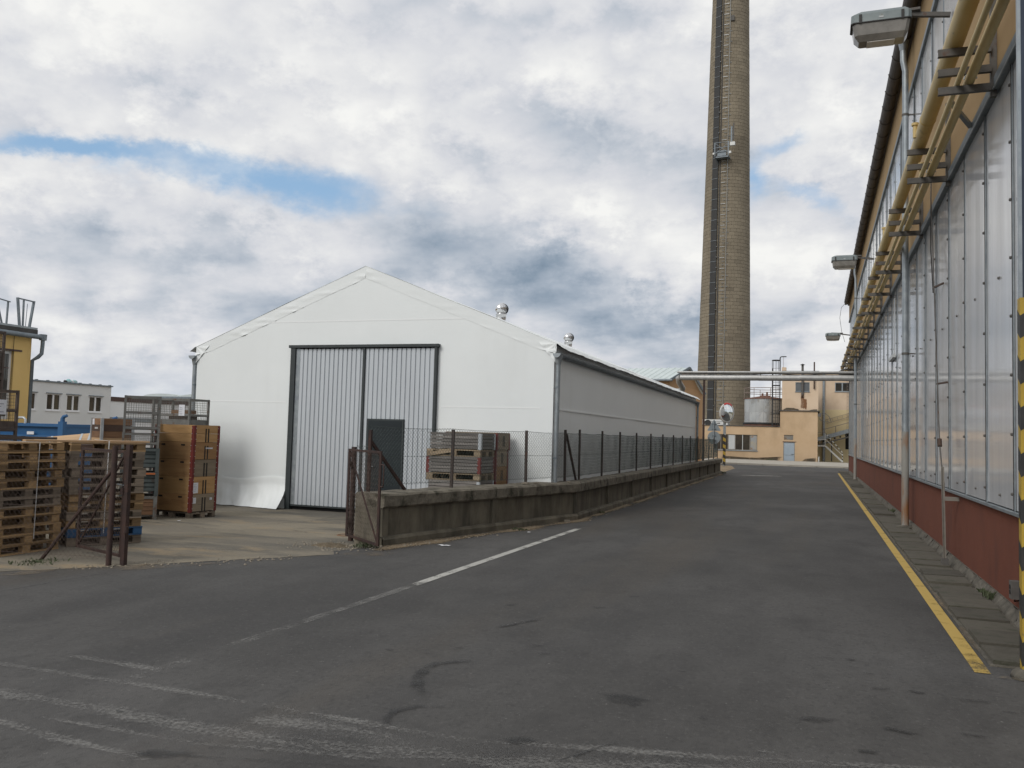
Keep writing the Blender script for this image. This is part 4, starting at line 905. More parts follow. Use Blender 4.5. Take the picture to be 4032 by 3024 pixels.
# ------------------------------------------------------------------ steel bins and mesh cages
def steel_bin(label, loc, rz, w, d, h, m, group=None, stripe=False, square=False, planks=None):
    t = thing('stacking_bin', label, 'bin', loc, rz, group)
    for sx in (-1, 1):
        for sy in (-1, 1): bx(sx * w / 2 - .035, sx * w / 2 + .035, sy * d / 2 - .035, sy * d / 2 + .035, 0, h).build('corner_post', m, t)
    for s_ in (-1, 1):
        if planks:
            for k in range(4):
                z0 = .1 + k * (h - .14) / 4; z1 = z0 + (h - .14) / 4 - .008
                bx(s_ * w / 2 - .012, s_ * w / 2 + .012, -d / 2 + .036, d / 2 - .036, z0, z1).build('plank', planks, t)
                bx(-w / 2 + .036, w / 2 - .036, s_ * d / 2 - .012, s_ * d / 2 + .012, z0, z1).build('plank', planks, t)
        else:
            for axis in (0, 1):
                L_ = (d if axis == 0 else w) / 2 - .036; g = MB()
                prof = []; nb = 4; z0, z1 = .10, h - .02
                for k in range(nb):
                    a = z0 + (z1 - z0) * k / nb; b = z0 + (z1 - z0) * (k + 1) / nb; e = (b - a)
                    prof += [(0, a), (0, a + e * .6), (.022, a + e * .7), (.022, a + e * .92)]
                prof.append((0, z1)); n = len(prof)
                vs = []
                for q in (-L_, L_):
                    for o_, z in prof:
                        o2 = s_ * ((w if axis == 0 else d) / 2 - .004 - o_); vs.append((o2, q, z) if axis == 0 else (q, o2, z))
                g.add(vs, [(i, i + 1, n + i + 1, n + i) for i in range(n - 1)]); g.build('side_sheet', m, t)
        bx(s_ * w / 2 - .03, s_ * w / 2 + .03, -d / 2 + .036, d / 2 - .036, h - .055, h - .003).build('top_rail', m, t)
        bx(-w / 2 + .036, w / 2 - .036, s_ * d / 2 - .03, s_ * d / 2 + .03, h - .055, h - .003).build('top_rail', m, t)
    bx(-w / 2 + .03, w / 2 - .03, -d / 2 + .03, d / 2 - .03, .08, .10).build('floor_sheet', m, t)
    if stripe: bx(w / 2 + .031, w / 2 + .034, -d / 2 + .06, d / 2 - .02, h - .045, h - .01).build('orange_band', 'orange', t)
    if square: bx(w / 2 + .001, w / 2 + .006, -.10, .08, h * .32, h * .62).build('orange_stamp', 'orange', t)
    return t
def cage(label, loc, rz, w, d, h, m='cage', sheet=.25, pitch=.055, group=None, paper=None, mid=True, half_open=False):
    t = thing('mesh_cage', label, 'cage', loc, rz, group); fr = .045
    for sx in (-1, 1):
        for sy in (-1, 1): bx(sx * w / 2 - fr / 2, sx * w / 2 + fr / 2, sy * d / 2 - fr / 2, sy * d / 2 + fr / 2, 0, h).build('corner_post', m, t)
    rails = [.10, h - .025] + ([.10 + (h - .1) * .48] if mid else [])
    for s_ in (-1, 1):
        for z in rails:
            bx(s_ * w / 2 - .018, s_ * w / 2 + .018, -d / 2 + fr / 2, d / 2 - fr / 2, z - .022, z + .022).build('rail', m, t)
            bx(-w / 2 + fr / 2, w / 2 - fr / 2, s_ * d / 2 - .018, s_ * d / 2 + .018, z - .022, z + .022).build('rail', m, t)
        g = MB(); L_ = d / 2 - fr / 2; k = int(2 * L_ / pitch)
        for i in range(1, k): yy = -L_ + 2 * L_ * i / k; g.bar((s_ * w / 2, yy, .12), (s_ * w / 2, yy, h - .04), .0042, .0042)
        kk = int((h - .16) / pitch)
        for i in range(1, kk): z = .12 + (h - .16) * i / kk; g.bar((s_ * w / 2 + .005, -L_, z), (s_ * w / 2 + .005, L_, z), .0042, .0042)
        g.build('wire_panel', m, t)
        g = MB(); L_ = w / 2 - fr / 2; k = int(2 * L_ / pitch)
        for i in range(1, k): xx = -L_ + 2 * L_ * i / k; g.bar((xx, s_ * d / 2, .12), (xx, s_ * d / 2, h - .04), .0042, .0042)
        for i in range(1, kk): z = .12 + (h - .16) * i / kk; g.bar((-L_, s_ * d / 2 + .005, z), (L_, s_ * d / 2 + .005, z), .0042, .0042)
        g.build('wire_panel', m, t)
        if sheet:
            bx(s_ * w / 2 - .008, s_ * w / 2 + .004, -d / 2 + fr / 2, d / 2 - fr / 2, .125, .125 + sheet).build('kick_sheet', m, t)
            bx(-w / 2 + fr / 2, w / 2 - fr / 2, s_ * d / 2 - .008, s_ * d / 2 + .004, .125, .125 + sheet).build('kick_sheet', m, t)
    bx(-w / 2, w / 2, -d / 2, d / 2, .06, .075).build('floor_sheet', m, t)
    if paper:
        p = bx(w / 2 + .02, w / 2 + .024, paper[0], paper[0] + paper[2], paper[1], paper[1] + paper[3]).build('label_holder', 'paper', t)
        g = MB()
        for k in range(4): g.box(w / 2 + .0245, w / 2 + .026, paper[0] + .02, paper[0] + paper[2] * (.4 + .4 * random.random()), paper[1] + paper[3] * (.15 + .18 * k), paper[1] + paper[3] * (.2 + .18 * k))
        g.build('print', 'paper_print', p)
    return t
# mixed stack between pallets and orange crates
zs = yz(13.9); SX, SY, aS = -12.98, 13.92, R(-46)
steel_bin('rusty bin with brown board sides, at the foot of the mixed steel stack', (SX, SY, zs), aS, .80, .64, .47, 'cage', planks='rustwood')
steel_bin('grey green steel bin with orange band and stamp, second in the mixed stack', (SX + .01, SY, zs + .474), aS, .80, .64, .47, 'bin_green', stripe=True, square=True)
steel_bin('dark grey green steel bin below the mesh cages, third in the mixed stack', (SX, SY, zs + .948), aS, .80, .64, .47, 'bin_green')
cage('low rusty mesh cage below the tall open cage in the mixed stack', (SX - .01, SY, zs + 1.422), aS, .80, .64, .30, 'cage', 0, .03, mid=False)
cage('tall grey mesh cage on top of the mixed stack', (SX, SY, zs + 1.726), aS, .80, .64, .74, 'cage', 0, .045)
# second cage stack behind the orange crates
zs2 = yz(16.6)
for k in range(3):
    cage('grey mesh cage behind the orange crates, %s' % ['lowest of its stack', 'middle of its stack', 'topmost, with a white label'][k], (-14.42, 16.72, zs2 + .862 * k), R(-90), .66, 1.06, .858, 'cage', .24, .05, 'mesh cages behind the orange crates',
         paper=(.24, .45, .17, .26) if k == 2 else None)
t = thing('stacked_frames', 'small brown wooden frames stored inside the topmost mesh cage', 'frames', (-14.42, 16.72, zs2 + 1.81))
for k in range(4): bx(-.30 + .05 * k, .34, -.24 + .03 * k, .26 - .04 * k, .0 + .14 * k, .08 + .14 * k).build('frame_bar', 'rustwood' if k % 2 else 'cage_rust', t)
# cages at the left frame edge behind the pallets
zl = yz(11.5)
for k in range(3):
    cage('rusty mesh cage behind the tall pallet stack, %s' % ['at the bottom', 'second up', 'topmost with paper label'][k], (-14.05, 11.12, zl + .80 * k), R(-2), 1.05, .72, .80, 'cage_rust', .12, .055, 'rusty cages at the yard edge', paper=(-.10, .36, .24, .26) if k == 2 else ((-.2, .3, .1, .1) if k == 1 else None))
for k in range(4):
    cage('dark rusty cage column left of the labelled cages, %s' % ['lowest cage', 'second cage', 'third cage', 'top cage'][k], (-15.58, 12.0, zl + .90 * k), R(0), 1.10, .74, .896, 'cage_rust', .30, .05, 'dark cage column', paper=(.12, .5, .14, .22) if k == 3 else None)
steel_bin('low dark bin with wire mesh and paper label beside the pallets', (-13.04, 10.75, zl), 0, .75, 1.6, .72, 'cage_rust')
cage('wide low mesh cage with paper label on the dark bin', (-13.04, 10.75, zl + .724), 0, .75, 1.6, .86, 'cage_rust', 0, .06, paper=(.40, .58, .22, .2))
# brown crate with steel corner on a brown steel frame, in the middle
zm = yz(16.2)
t = thing('steel_trestle', 'dark brown steel trestle carrying the banded board crate', 'trestle', (-15.95, 15.95, zm), R(45))
for sx in (-.75, .75):
    for sy in (-.55, .55): bx(sx - .04, sx + .04, sy - .04, sy + .04, 0, 1.52).build('post', 'brownsteel', t)
for sy in (-.55, .55): bx(-.70, .70, sy - .04, sy + .04, 1.24, 1.42).build('beam', 'brownsteel', t)
for sx in (-.75, .75): bx(sx - .035, sx + .035, -.51, .51, 1.26, 1.40).build('beam', 'brownsteel', t)
bx(-.70, .70, -.50, .50, 1.425, 1.44).build('deck', 'brownsteel', t)
t = thing('wooden_crate', 'weathered board crate with galvanised corner strap on the brown trestle', 'crate', (-15.90, 16.12, zm + 1.445), R(60))
for s_ in (-1, 1):
    for k in range(4):
        z0 = .005 + k * .152; mm = ('plank', 'rustwood', 'brownsteel', 'rustwood')[k]
        bx(-.33, .33, s_ * .41 - .018, s_ * .41 + .018, z0, z0 + .147).build('plank', mm, t); bx(s_ * .335 - .018, s_ * .335 + .018, -.39, .39, z0, z0 + .147).build('plank', mm, t)
for sx in (-1, 1):
    for sy in (-1, 1): bx(sx * .345 - .03, sx * .345 + .03, sy * .42 - .03, sy * .42 + .03, -.0, .62).build('corner_strap', 'galv_bright', t)
bx(-.362, -.356, .18, .34, .46, .60).build('paper_sheet', 'paper', t); bx(-.362, -.356, -.14, .12, .36, .40).build('small_plate', 'panel_light', t)
bx(-.31, .31, -.38, .38, .45, .46).build('contents_board', 'dark', t)
# blue tipping container with hook
zbx = yz(17.2)
t = thing('tipping_container', 'blue steel tipping container with lifting hook at its corner', 'container', (-21.15, 18.35, zbx), R(6))
g = MB(); g.prism([(-.7, .05), (.7, .05), (.95, 1.90), (-.95, 1.90)], lambda p, q, s_: (s_, p, q), -2.0, 2.0); g.build('body', 'bluebin', t)
for z in (.6, 1.2, 1.52, 1.82): bx(-2.02, 2.02, -(.74 + .13 * z) - .04, (.74 + .13 * z) + .04, z, z + .07).build('rib', 'bluebin', t)
for sy in (-1, 1):
    bx(1.92, 2.08, sy * .98 - .07, sy * .98 + .07, .0, 1.97).build('end_post', 'bluebin', t)
    g = MB(); g.tube([(2.0, sy * .98, 1.95), (2.0, sy * .98, 2.04), (2.03, sy * .98, 2.10), (2.13, sy * .98, 2.13)], [.06, .055, .05, .04], 8); g.build('hook', 'bluebin', t)
g = MB(); g.tube([(.5, -.95, 1.88), (.5, -.95, 2.0), (.56, -.95, 2.05), (.72, -.95, 2.05), (.78, -.95, 2.0), (.78, -.95, 1.88)], .03, 8); g.build('lifting_eye', 'galv_bright', t)
bx(.9, 1.12, -1.0, -.985, 1.60, 1.68).build('maker_plate', 'paper', t)
# bundle of fresh planks, strapped, on a low rack
PBX, PBY = -18.0, 17.0
t = thing('plank_bundle', 'strapped bundle of fresh pale planks lying on a low rack', 'planks', (PBX, PBY, zm + 1.40), R(40))
for k in range(3):
    for j in range(3): bx(-.95 + .06 * jit(1), .95 + .06 * jit(1), -.36 + .24 * j, -.36 + .24 * j + .232, .05 * k, .05 * k + .046).build('plank', 'plank', t)
for x in (-.55, .15, .35): bx(x, x + .05, -.37, .37, .147, .152).build('band', 'galv_bright', t)
t.rotation_euler = (R(14), R(-7), R(40))
t = thing('timber_rack', 'dark steel rack below the plank bundle', 'rack', (PBX, PBY, zm), R(40))
for sx in (-.8, .8):
    for sy in (-.32, .32): bx(sx - .04, sx + .04, sy - .04, sy + .04, 0, 1.28 + .122 * sx * .8 + .25 * sy * .8).build('post', 'brownsteel', t)
    bx(sx - .05, sx + .05, -.27, .27, 1.0, 1.07).build('beam', 'brownsteel', t)
# shrub beyond the planks
def shrub(name, label, loc, n, rx, rz_, size, m, cat='shrub'):
    t = thing(name, label, cat, loc); g = MB()
    for i in range(n):
        a = random.random() * 6.283; rr = rx * math.sqrt(random.random()); z = rz_ * (.12 + .88 * random.random()) * (1 - .4 * (rr / rx) ** 2)
        c = Vector((rr * math.cos(a), rr * math.sin(a), z)); d1 = Vector((jit(1), jit(1), jit(.7))).normalized() * size; d2 = Vector((jit(1), jit(1), jit(.7))).normalized() * size * .5
        g.add([c - d1, c + d2, c + d1, c - d2], [(0, 1, 2, 3)])
    g.build('crown', m, t, fix=False)
    g = MB()
    for i in range(7): a = i * .9; g.tube([(0, 0, 0), (rx * .3 * math.cos(a), rx * .3 * math.sin(a), rz_ * .4), (rx * .6 * math.cos(a), rx * .6 * math.sin(a), rz_ * .8)], [.02, .012, .006], 5)
    g.build('stems', 'brownsteel', t); return t
shrub('shrub', 'small leafy shrub beside the banded crate before the grey building', (-22.95, 22.0, yz(22)), 900, .55, 1.85, .06, 'shrub')

# ------------------------------------------------------------------ left background buildings
t = thing('yellow_building', 'mustard yellow rendered building with dark gutter and roof guard rail', 'building', (-25.5, 22.0, -.1))
YL, YR, YH = 8.0, 22.05, 4.85
def BL(x, y, z): return (x + 25.5, y - 22.0, z + .1)
g = MB(); wy0, wy1, wz0, wz1 = 19.3, 21.40, 1.9, 4.2
for y0, y1, z0, z1 in ((YL, wy0, -.1, YH), (wy1, YR, -.1, YH), (wy0, wy1, wz1, YH), (wy0, wy1, -.1, wz0)):
    g.add([BL(-25.5, y0, z0), BL(-25.5, y1, z0), BL(-25.5, y1, z1), BL(-25.5, y0, z1)], [(0, 1, 2, 3)])
g.add([BL(-25.5, wy1, wz0), BL(-25.68, wy1, wz0), BL(-25.68, wy1, wz1), BL(-25.5, wy1, wz1)], [(0, 1, 2, 3)])
g.add([BL(-25.5, wy0, wz1), BL(-25.68, wy0, wz1), BL(-25.68, wy1, wz1), BL(-25.5, wy1, wz1)], [(0, 1, 2, 3)])
g.add([BL(-25.5, YR, -.1), BL(-40, YR, -.1), BL(-40, YR, YH), BL(-25.5, YR, YH)], [(0, 1, 2, 3)])
g.add([BL(-25.5, YL, -.1), BL(-40, YL, -.1), BL(-40, YL, YH), BL(-25.5, YL, YH)], [(0, 1, 2, 3)])
g.build('wall', 'yellow_wall', t)
w = bx(-.18, -.12, wy0 - 22, wy1 - 22, wz0 + .1, wz1 + .1).build('window', 'pvc', t)
for y0, y1 in ((wy0 + .1, (wy0 + wy1) / 2 - .06), ((wy0 + wy1) / 2 + .06, wy1 - .1)): bx(-.118, -.105, y0 - 22, y1 - 22, wz0 + .2, wz1).build('pane', 'glass_dark', w)
bx(-.1, .03, wy0 - .05 - 22, wy1 + .28 - 22, wz1 + .1, wz1 + .16).build('window_hood', 'brown_fascia', t)
rf = bx(-14.5, .12, YL - 22.1, YR - 22 + .12, YH + .1, YH + .26).build('roof', 'roof_dark', t); bx(.08, .125, YL - 22.1, YR - 22 + .10, YH + .262, YH + .33).build('roof_edge', 'zinc', rf)
g = MB(); g.cyl((.20, YL - 22.2, YH + .08), (.20, .35, YH + .02), .085, n=12); gt = g.build('gutter', 'zinc_dull', t)
g = MB(); g.cyl((.20, .32, YH + .12), (.20, .32, YH - .08), .13, .12, 12); g.tube([(.2, .32, YH - .05), (.2, .32, YH - .25), (.2, .30, YH - .55), (.16, .20, YH - .68), (-.05, .16, YH - .80), (-.05, .16, .0)], .065, 10); g.build('downpipe', 'zinc_dull', t)
g = MB(); g.tube([(.03, -.65, YH + .05), (.03, -.68, YH - 1.1), (.03, -.72, YH - 2.6)], .008, 5); g.build('cable', 'black', t)
bx(.0, .04, -.95, -.80, YH - 1.15, YH - 1.12).build('wall_bracket', 'brown_fascia', t)
# roof guard frames
zr = YH + .27
for p, q, w_ in (((.05, -.13, zr), (.05, 0, zr + .97), .085), ((.05, .0, zr + .95), (.05, -.66, zr + .98), .06), ((.05, -.64, zr + 1.0), (.05, -.50, zr), .085), ((.05, -.38, zr), (.05, -.40, zr + .94), .06),
                 ((-.3, -1.16, zr + .92), (-.3, -.62, zr + .86), .05), ((-.3, -1.15, zr + .92), (-.3, -.86, zr), .06), ((-.3, -.70, zr + .86), (-.3, -.72, zr), .06), ((-.3, .02, zr), (-.3, .05, zr + .9), .02)):
    MB().bar(p, q, w_, w_ * .6).build('guard_bar', 'zinc_dull', t)
t = thing('grey_building', 'pale grey flat roofed building with four white framed windows', 'building', (-46.4, 46.8, -.1))
def window(parent, fn, y0, y1, z0, z1, panes=2, mf='pvc', mg='glass_dark', depth=.12, sill=True):
    """fn(a, out, z): a along the facade, out outwards"""
    def B(a0, a1, o0, o1, c0, c1):
        g = MB(); g.box(a0, a1, o0, o1, c0, c1); g.v = [fn(*p) for p in g.v]; return g
    w = B(y0, y1, -depth, -depth + .05, z0, z1).build('window', mg, parent)
    fwid = .07
    for a0, a1, c0, c1 in ((y0, y1, z0, z0 + fwid), (y0, y1, z1 - fwid, z1), (y0, y0 + fwid, z0 + fwid, z1 - fwid), (y1 - fwid, y1, z0 + fwid, z1 - fwid)):
        B(a0, a1, -depth + .051, -depth + .10, c0, c1).build('frame', mf, w)
    for i in range(1, panes):
        a = y0 + (y1 - y0) * i / panes; B(a - .06, a + .06, -depth + .051, -depth + .105, z0 + fwid, z1 - fwid).build('mullion', mf, w)
    if sill: B(y0 - .04, y1 + .04, -depth + .05, .06, z0 - .06, z0 - .002).build('sill', mf, w)
    return w
def facade(fn, a0, a1, z0, z1, holes, depth=.14):
    """wall sheet with real openings (axis-aligned holes a0,a1,z0,z1) and reveals"""
    g = MB(); xs = sorted({a0, a1} | {h[0] for h in holes} | {h[1] for h in holes}); zs = sorted({z0, z1} | {h[2] for h in holes} | {h[3] for h in holes})
    for i in range(len(xs) - 1):
        for j in range(len(zs) - 1):
            cx, cz = (xs[i] + xs[i + 1]) / 2, (zs[j] + zs[j + 1]) / 2
            if any(h[0] < cx < h[1] and h[2] < cz < h[3] for h in holes): continue
            g.add([fn(xs[i], 0, zs[j]), fn(xs[i + 1], 0, zs[j]), fn(xs[i + 1], 0, zs[j + 1]), fn(xs[i], 0, zs[j + 1])], [(0, 1, 2, 3)])
    for h in holes:
        for (p, q) in (((h[0], h[2]), (h[1], h[2])), ((h[1], h[2]), (h[1], h[3])), ((h[1], h[3]), (h[0], h[3])), ((h[0], h[3]), (h[0], h[2]))):
            g.add([fn(p[0], 0, p[1]), fn(q[0], 0, q[1]), fn(q[0], -depth, q[1]), fn(p[0], -depth, p[1])], [(0, 1, 2, 3)])
    return g
fnG = lambda a, o, z: (o, a - 46.8, z + .1)
hs = [(39.6, 40.72, 2.58, 3.66), (41.5, 42.62, 2.58, 3.66), (43.0, 44.05, 2.58, 3.66), (44.95, 46.0, 2.58, 3.66)]
hs = [(39.75, 40.70, 2.60, 3.68), (41.46, 42.56, 2.60, 3.68), (43.02, 44.1, 2.60, 3.68), (44.86, 46.0, 2.60, 3.68)]
facade(fnG, 30, 46.75, -.1, 4.40, hs).build('wall', 'grey_wall', t, fix=False)
bx(-12, -.0, -.05, -.048, 0, 4.5).build('end_wall', 'grey_wall', t)
for h in hs:
    w = window(t, fnG, *h)
rf = bx(-12, .10, -17, .02, 4.5, 4.585).build('roof_edge', 'zinc_dull', t)
g = MB()
for k in range(9): bx(-.05, .08, -.3 - .85 * k, -.15 - .85 * k, 4.586, 4.63).build('roof_clip', 'zinc_dull', rf)
for h in hs: bx(.0, .1, h[0] - 46.85, h[1] - 46.75, h[3] + .1, h[3] + .15).build('shutter_box', 'zinc_dull', t)
o = thing('roof_sheeting', 'crumpled turquoise and white sheeting on the grey roof edge', 'sheeting', (-46.6, 43.3, 4.485))
for i, (mm, yy, s_) in enumerate((('tarp_blue', 0, .22), ('litter', .2, .18), ('tarp_blue', .45, .2), ('black', -.25, .14))):
    g = MB(); g.lathe([(.001, 0), (s_, .0), (s_ * .9, s_ * .6), (s_ * .4, s_), (.001, s_)], (0, yy, 0), 9, False); g.jitter(s_ * .25, 6, i); g.build('fold', mm, o)
t = thing('white_building', 'white low building with brown roof fascia and grey base band', 'building', (-46.9, 47.2, -.1))
g = MB(); g.box(-15, 0, 0, 16, 0, 3.55); g.build('wall', 'white_wall', t); bx(-15, .06, -.02, 16.1, 3.55, 3.86).build('fascia', 'brown_fascia', t); bx(.0, .03, 0, 16, 2.1, 2.42).build('base_band', 'zinc', t)
t = thing('vaulted_building', 'pale barrel vaulted roof building behind the mesh cages', 'building', (-50.0, 60.0, -.1))
g = MB(); g.box(-6, 14, 0, 14, 0, 4.45); g.build('wall', 'zinc_dull', t)
for k in range(5):
    g = MB(); g.prism([(1.98 * math.cos(math.pi * i / 10), .25 * math.sin(math.pi * i / 10)) for i in range(11)], lambda p, q, s_: (-4 + 4 * k + p, s_, 4.455 + q), 0.05, 13.9); g.build('roof_vault', 'roof_sheet', t)

# ------------------------------------------------------------------ tan building with sheet roof behind the tent
t = thing('tan_building', 'orange tan gabled building with pale ribbed metal roof behind the tent', 'building', (-8.7, 60.0, -.1))
def NL(x, y, z): return (x + 8.7, y - 60, z + .1)
g = MB(); g.add([NL(-9.75, 59.9, -.1), NL(-7.75, 62.6, -.1), NL(-7.75, 62.6, 5.3), NL(-8.6, 61.2, 6.75), NL(-9.75, 59.9, 5.9)], [(0, 1, 2, 3, 4)])
g.add([NL(-9.75, 59.9, -.1), NL(-22, 62, -.1), NL(-22, 62, 5.9), NL(-9.75, 59.9, 5.9)], [(0, 1, 2, 3)]); g.add([NL(-7.75, 62.6, -.1), NL(-20, 66, -.1), NL(-20, 66, 5.3), NL(-7.75, 62.6, 5.3)], [(0, 1, 2, 3)])
g.build('wall', 'tan', t)
E0, E1, Rg0, Rg1 = Vector(NL(-22.0, 61.3, 6.0)), Vector(NL(-9.55, 59.5, 6.0)), Vector(NL(-21.0, 63.0, 6.95)), Vector(NL(-8.5, 61.1, 6.95))
g = MB(); nr = 26
for i in range(nr):
    for (t0, t1, ua, ub) in ((i / nr, (i + .72) / nr, 0, 0), ((i + .72) / nr, (i + .79) / nr, 0, .05), ((i + .79) / nr, (i + .93) / nr, .05, .05), ((i + .93) / nr, (i + 1) / nr, .05, 0)):
        a = E0.lerp(E1, t0); b = E0.lerp(E1, t1); c = Rg0.lerp(Rg1, t1); d = Rg0.lerp(Rg1, t0); va, vb = Vector((0, 0, ua)), Vector((0, 0, ub)); g.add([a + va, b + vb, c + vb, d + va], [(0, 1, 2, 3)])
g.build('roof_sheet', 'roof_sheet', t)
F1 = Vector(NL(-7.55, 62.5, 5.15)); F0 = Vector(NL(-20, 66, 5.15))
g = MB(); g.add([Rg0, Rg1, F1, F0], [(0, 1, 2, 3)]); g.build('roof_sheet', 'roof_sheet', t)
g = MB(); g.bar(E1, Rg1, .10, .16); g.bar(Rg1, F1, .10, .16); g.build('verge_trim', 'zinc_dull', t); MB().cyl(E0 + Vector((0, -.1, -.05)), E1 + Vector((.1, -.1, -.05)), .09, n=8).build('gutter', 'zinc_dull', t)

# ------------------------------------------------------------------ beige boiler house
YF = 88.0
t = thing('boiler_house', 'peach beige boiler house with stepped tower, wide window and grey blue door', 'building', (-5.0, YF, .0))
fnB = lambda a, o, z: (a + 5.0, -o, z)
win = (-9.75, -5.52, .98, 2.52); door = (-3.06, -1.98, .06, 1.90); vent = (-2.99, -2.14, 2.12, 2.60)
facade(fnB, -34, -3.38, -.1, 3.36, [win]).build('wing_wall', 'beige', t, fix=False)
bx(-29, -1.7, 0.01, 12, 3.30, 3.31).build('wing_roof', 'roof_dark', t); bx(-29, 1.62, -.09, .1, 3.362, 3.43).build('wing_cornice', 'roof_dark', t)
tw = facade(fnB, -3.38, .10, -.1, 4.93, [door, vent], .16); tw.add([fnB(.10, 0, -.1), fnB(.10, -10, -.1), fnB(.10, -10, 4.93), fnB(.10, 0, 4.93)], [(0, 1, 2, 3)]); tw.add([fnB(-3.38, 0, 3.3), fnB(-3.38, -6, 3.3), fnB(-3.38, -6, 4.93), fnB(-3.38, 0, 4.93)], [(0, 1, 2, 3)])
tw.build('tower_wall', 'beige', t, fix=False)
bx(1.50, 5.28, -.12, 6, 4.932, 5.02).build('tower_ledge', 'roof_dark', t)
w2 = (-1.97, -.66, 6.86, 7.78)
fnU = lambda a, o, z: (a + 5.0, .12 - o, z)
up = facade(fnU, -3.22, .14, 5.02, 8.80, [w2]); up.add([fnU(-3.22, 0, 5.02), fnU(-3.22, -7, 5.02), fnU(-3.22, -7, 8.8), fnU(-3.22, 0, 8.8)], [(0, 1, 2, 3)]); up.add([fnU(.14, 0, 5.02), fnU(.14, -7, 5.02), fnU(.14, -7, 8.8), fnU(.14, 0, 8.8)], [(0, 1, 2, 3)])
up.build('upper_wall', 'beige_pale', t, fix=False)
bx(1.70, 5.22, .05, 7, 8.80, 8.90).build('upper_roof', 'zinc_dull', t); bx(1.74, 2.15, .06, .9, 8.905, 9.25).build('parapet', 'beige_pale', t)
window(t, fnU, *w2, panes=2, mf='zinc_dull', mg='win_grey')
# wide window with mixed panes
wn = bx(win[0] + 5, win[1] + 5, .10, .13, win[2], win[3]).build('window', 'wood_frame', t); npn = 6; pw = (win[1] - win[0]) / npn
for i, mm in enumerate(('glass_dark', 'glass_dark', 'panel_light', 'glass_dark', 'glass_dark', 'panel_dirty')):
    a = win[0] + pw * i; bx(a + .05 + 5, a + pw - .05 + 5, .07, .095, win[2] + .07, win[3] - .06).build('pane', mm, wn)
    if i: bx(a - .03 + 5, a + .03 + 5, .04, .098, win[2], win[3]).build('mullion', 'panel_light' if i == 4 else 'wood_frame', wn)
bx(win[0] - .05 + 5, win[1] + .06 + 5, -.08, .1, win[2] - .09, win[2] - .003).build('sill', 'zinc', wn)
d_ = bx(door[0] + .05 + 5, door[1] - .05 + 5, .05, .10, .08, door[3] - .04).build('door', 'door_blue', t)
for z in (.0,): pass
bx(door[0] + .15 + 5, door[1] - .15 + 5, .035, .05, .62, .66).build('door_rail', 'zinc', d_); bx(door[1] - .32 + 5, door[1] - .08 + 5, .02, .05, .70, .73).build('handle', 'black_iron', d_)
for a0, a1, z0, z1 in ((door[0], door[0] + .05, .06, door[3]), (door[1] - .05, door[1], .06, door[3]), (door[0] + .05, door[1] - .05, door[3] - .04, door[3])): bx(a0 + 5, a1 + 5, .0, .12, z0, z1).build('door_frame', 'wood_frame', d_)
bx(door[0] - .06 + 5, door[1] + .12 + 5, -.03, .08, door[3] + .003, door[3] + .06).build('door_lintel', 'brown_fascia', t)
v_ = bx(vent[0] + 5, vent[1] + 5, .10, .12, vent[2], vent[3]).build('vent_grille', 'panel_dirty', t)
for k in range(4): bx(vent[0] + .03 + 5, vent[1] - .03 + 5, .06, .098, vent[2] + .05 + .11 * k, vent[2] + .09 + .11 * k).build('louvre', 'wood_frame', v_)
# flues
g = MB(); g.cyl((3.68, -.05, 6.5), (3.68, -.05, 9.45), .11, n=12); fl_ = g.build('flue', 'bracket', t)
MB().cyl((3.68, -.05, 9.46), (3.68, -.05, 9.58), .26, .05, 12).build('cowl', 'black_iron', fl_); g = MB(); g.tube([(3.68, -.05, 6.6), (3.68, -.03, 6.45), (3.68, .14, 6.35)], .12, 10); g.build('elbow', 'brownsteel', fl_)
g = MB(); g.cyl((4.76, -.08, 7.3), (4.76, -.08, 9.75), .07, n=10); fl_ = g.build('flue', 'brownsteel', t); MB().cyl((4.76, -.08, 7.22), (4.76, .15, 7.22), .085, n=10).build('elbow', 'brownsteel', fl_)
def stain(m, parent, pts, y, dep=.004):
    cx = sum(p[0] for p in pts) / len(pts); cz = sum(p[1] for p in pts) / len(pts); n = len(pts); me = MB()
    me.add([(cx, y, cz)] + [(cx + (a - cx) * .7, y, cz + (b - cz) * .7) for a, b in pts] + [(a, y, b) for a, b in pts], [(0, 1 + i, 1 + (i + 1) % n) for i in range(n)] + [(1 + i, 1 + n + i, 1 + n + (i + 1) % n, 1 + (i + 1) % n) for i in range(n)])
    o = me.build('stain', m, parent); a = o.data.attributes.new('rim', 'FLOAT', 'POINT'); a.data.foreach_set('value', [1.0] * (n + 1) + [.35] * n); return o
stain('rust_stain', t, [(3.48, 6.45), (3.82, 6.45), (3.84, 6.2), (4.12, 6.15), (4.14, 5.7), (4.05, 5.08), (3.45, 5.06), (3.46, 5.8)], .115)
stain('grime', t, [(1.85, 5.08), (2.2, 5.30), (2.9, 5.28), (3.4, 5.12), (3.4, 5.03), (1.85, 5.03)], .115); stain('grime', t, [(4.3, 5.05), (4.7, 5.15), (5.1, 5.16), (5.12, 5.03), (4.3, 5.03)], .116)
stain('grime', t, [(3.5, .02), (3.9, .35), (4.6, .42), (5.08, .5), (5.08, .02)], -.006); stain('grime', t, [(-4.2, .02), (-4.2, .38), (-2.5, .26), (-1.0, .28), (.6, .22), (1.9, .45), (1.9, .02)], -.006)
# cast lamp and wiring at the tower's corner
g = MB(); g.box(5.12, 5.42, -.05, .2, 4.45, 4.75); g.build('junction_box', 'bracket', t); g = MB(); g.tube([(5.2, .0, 4.5), (5.3, .0, 4.15), (5.7, 0, 3.95), (6.1, .1, 4.0)], .03, 6); g.tube([(5.3, .0, 4.78), (5.8, 0, 4.75), (6.15, 0, 4.45), (6.35, 0, 3.9)], .035, 6); g.build('wiring', 'bracket', t)

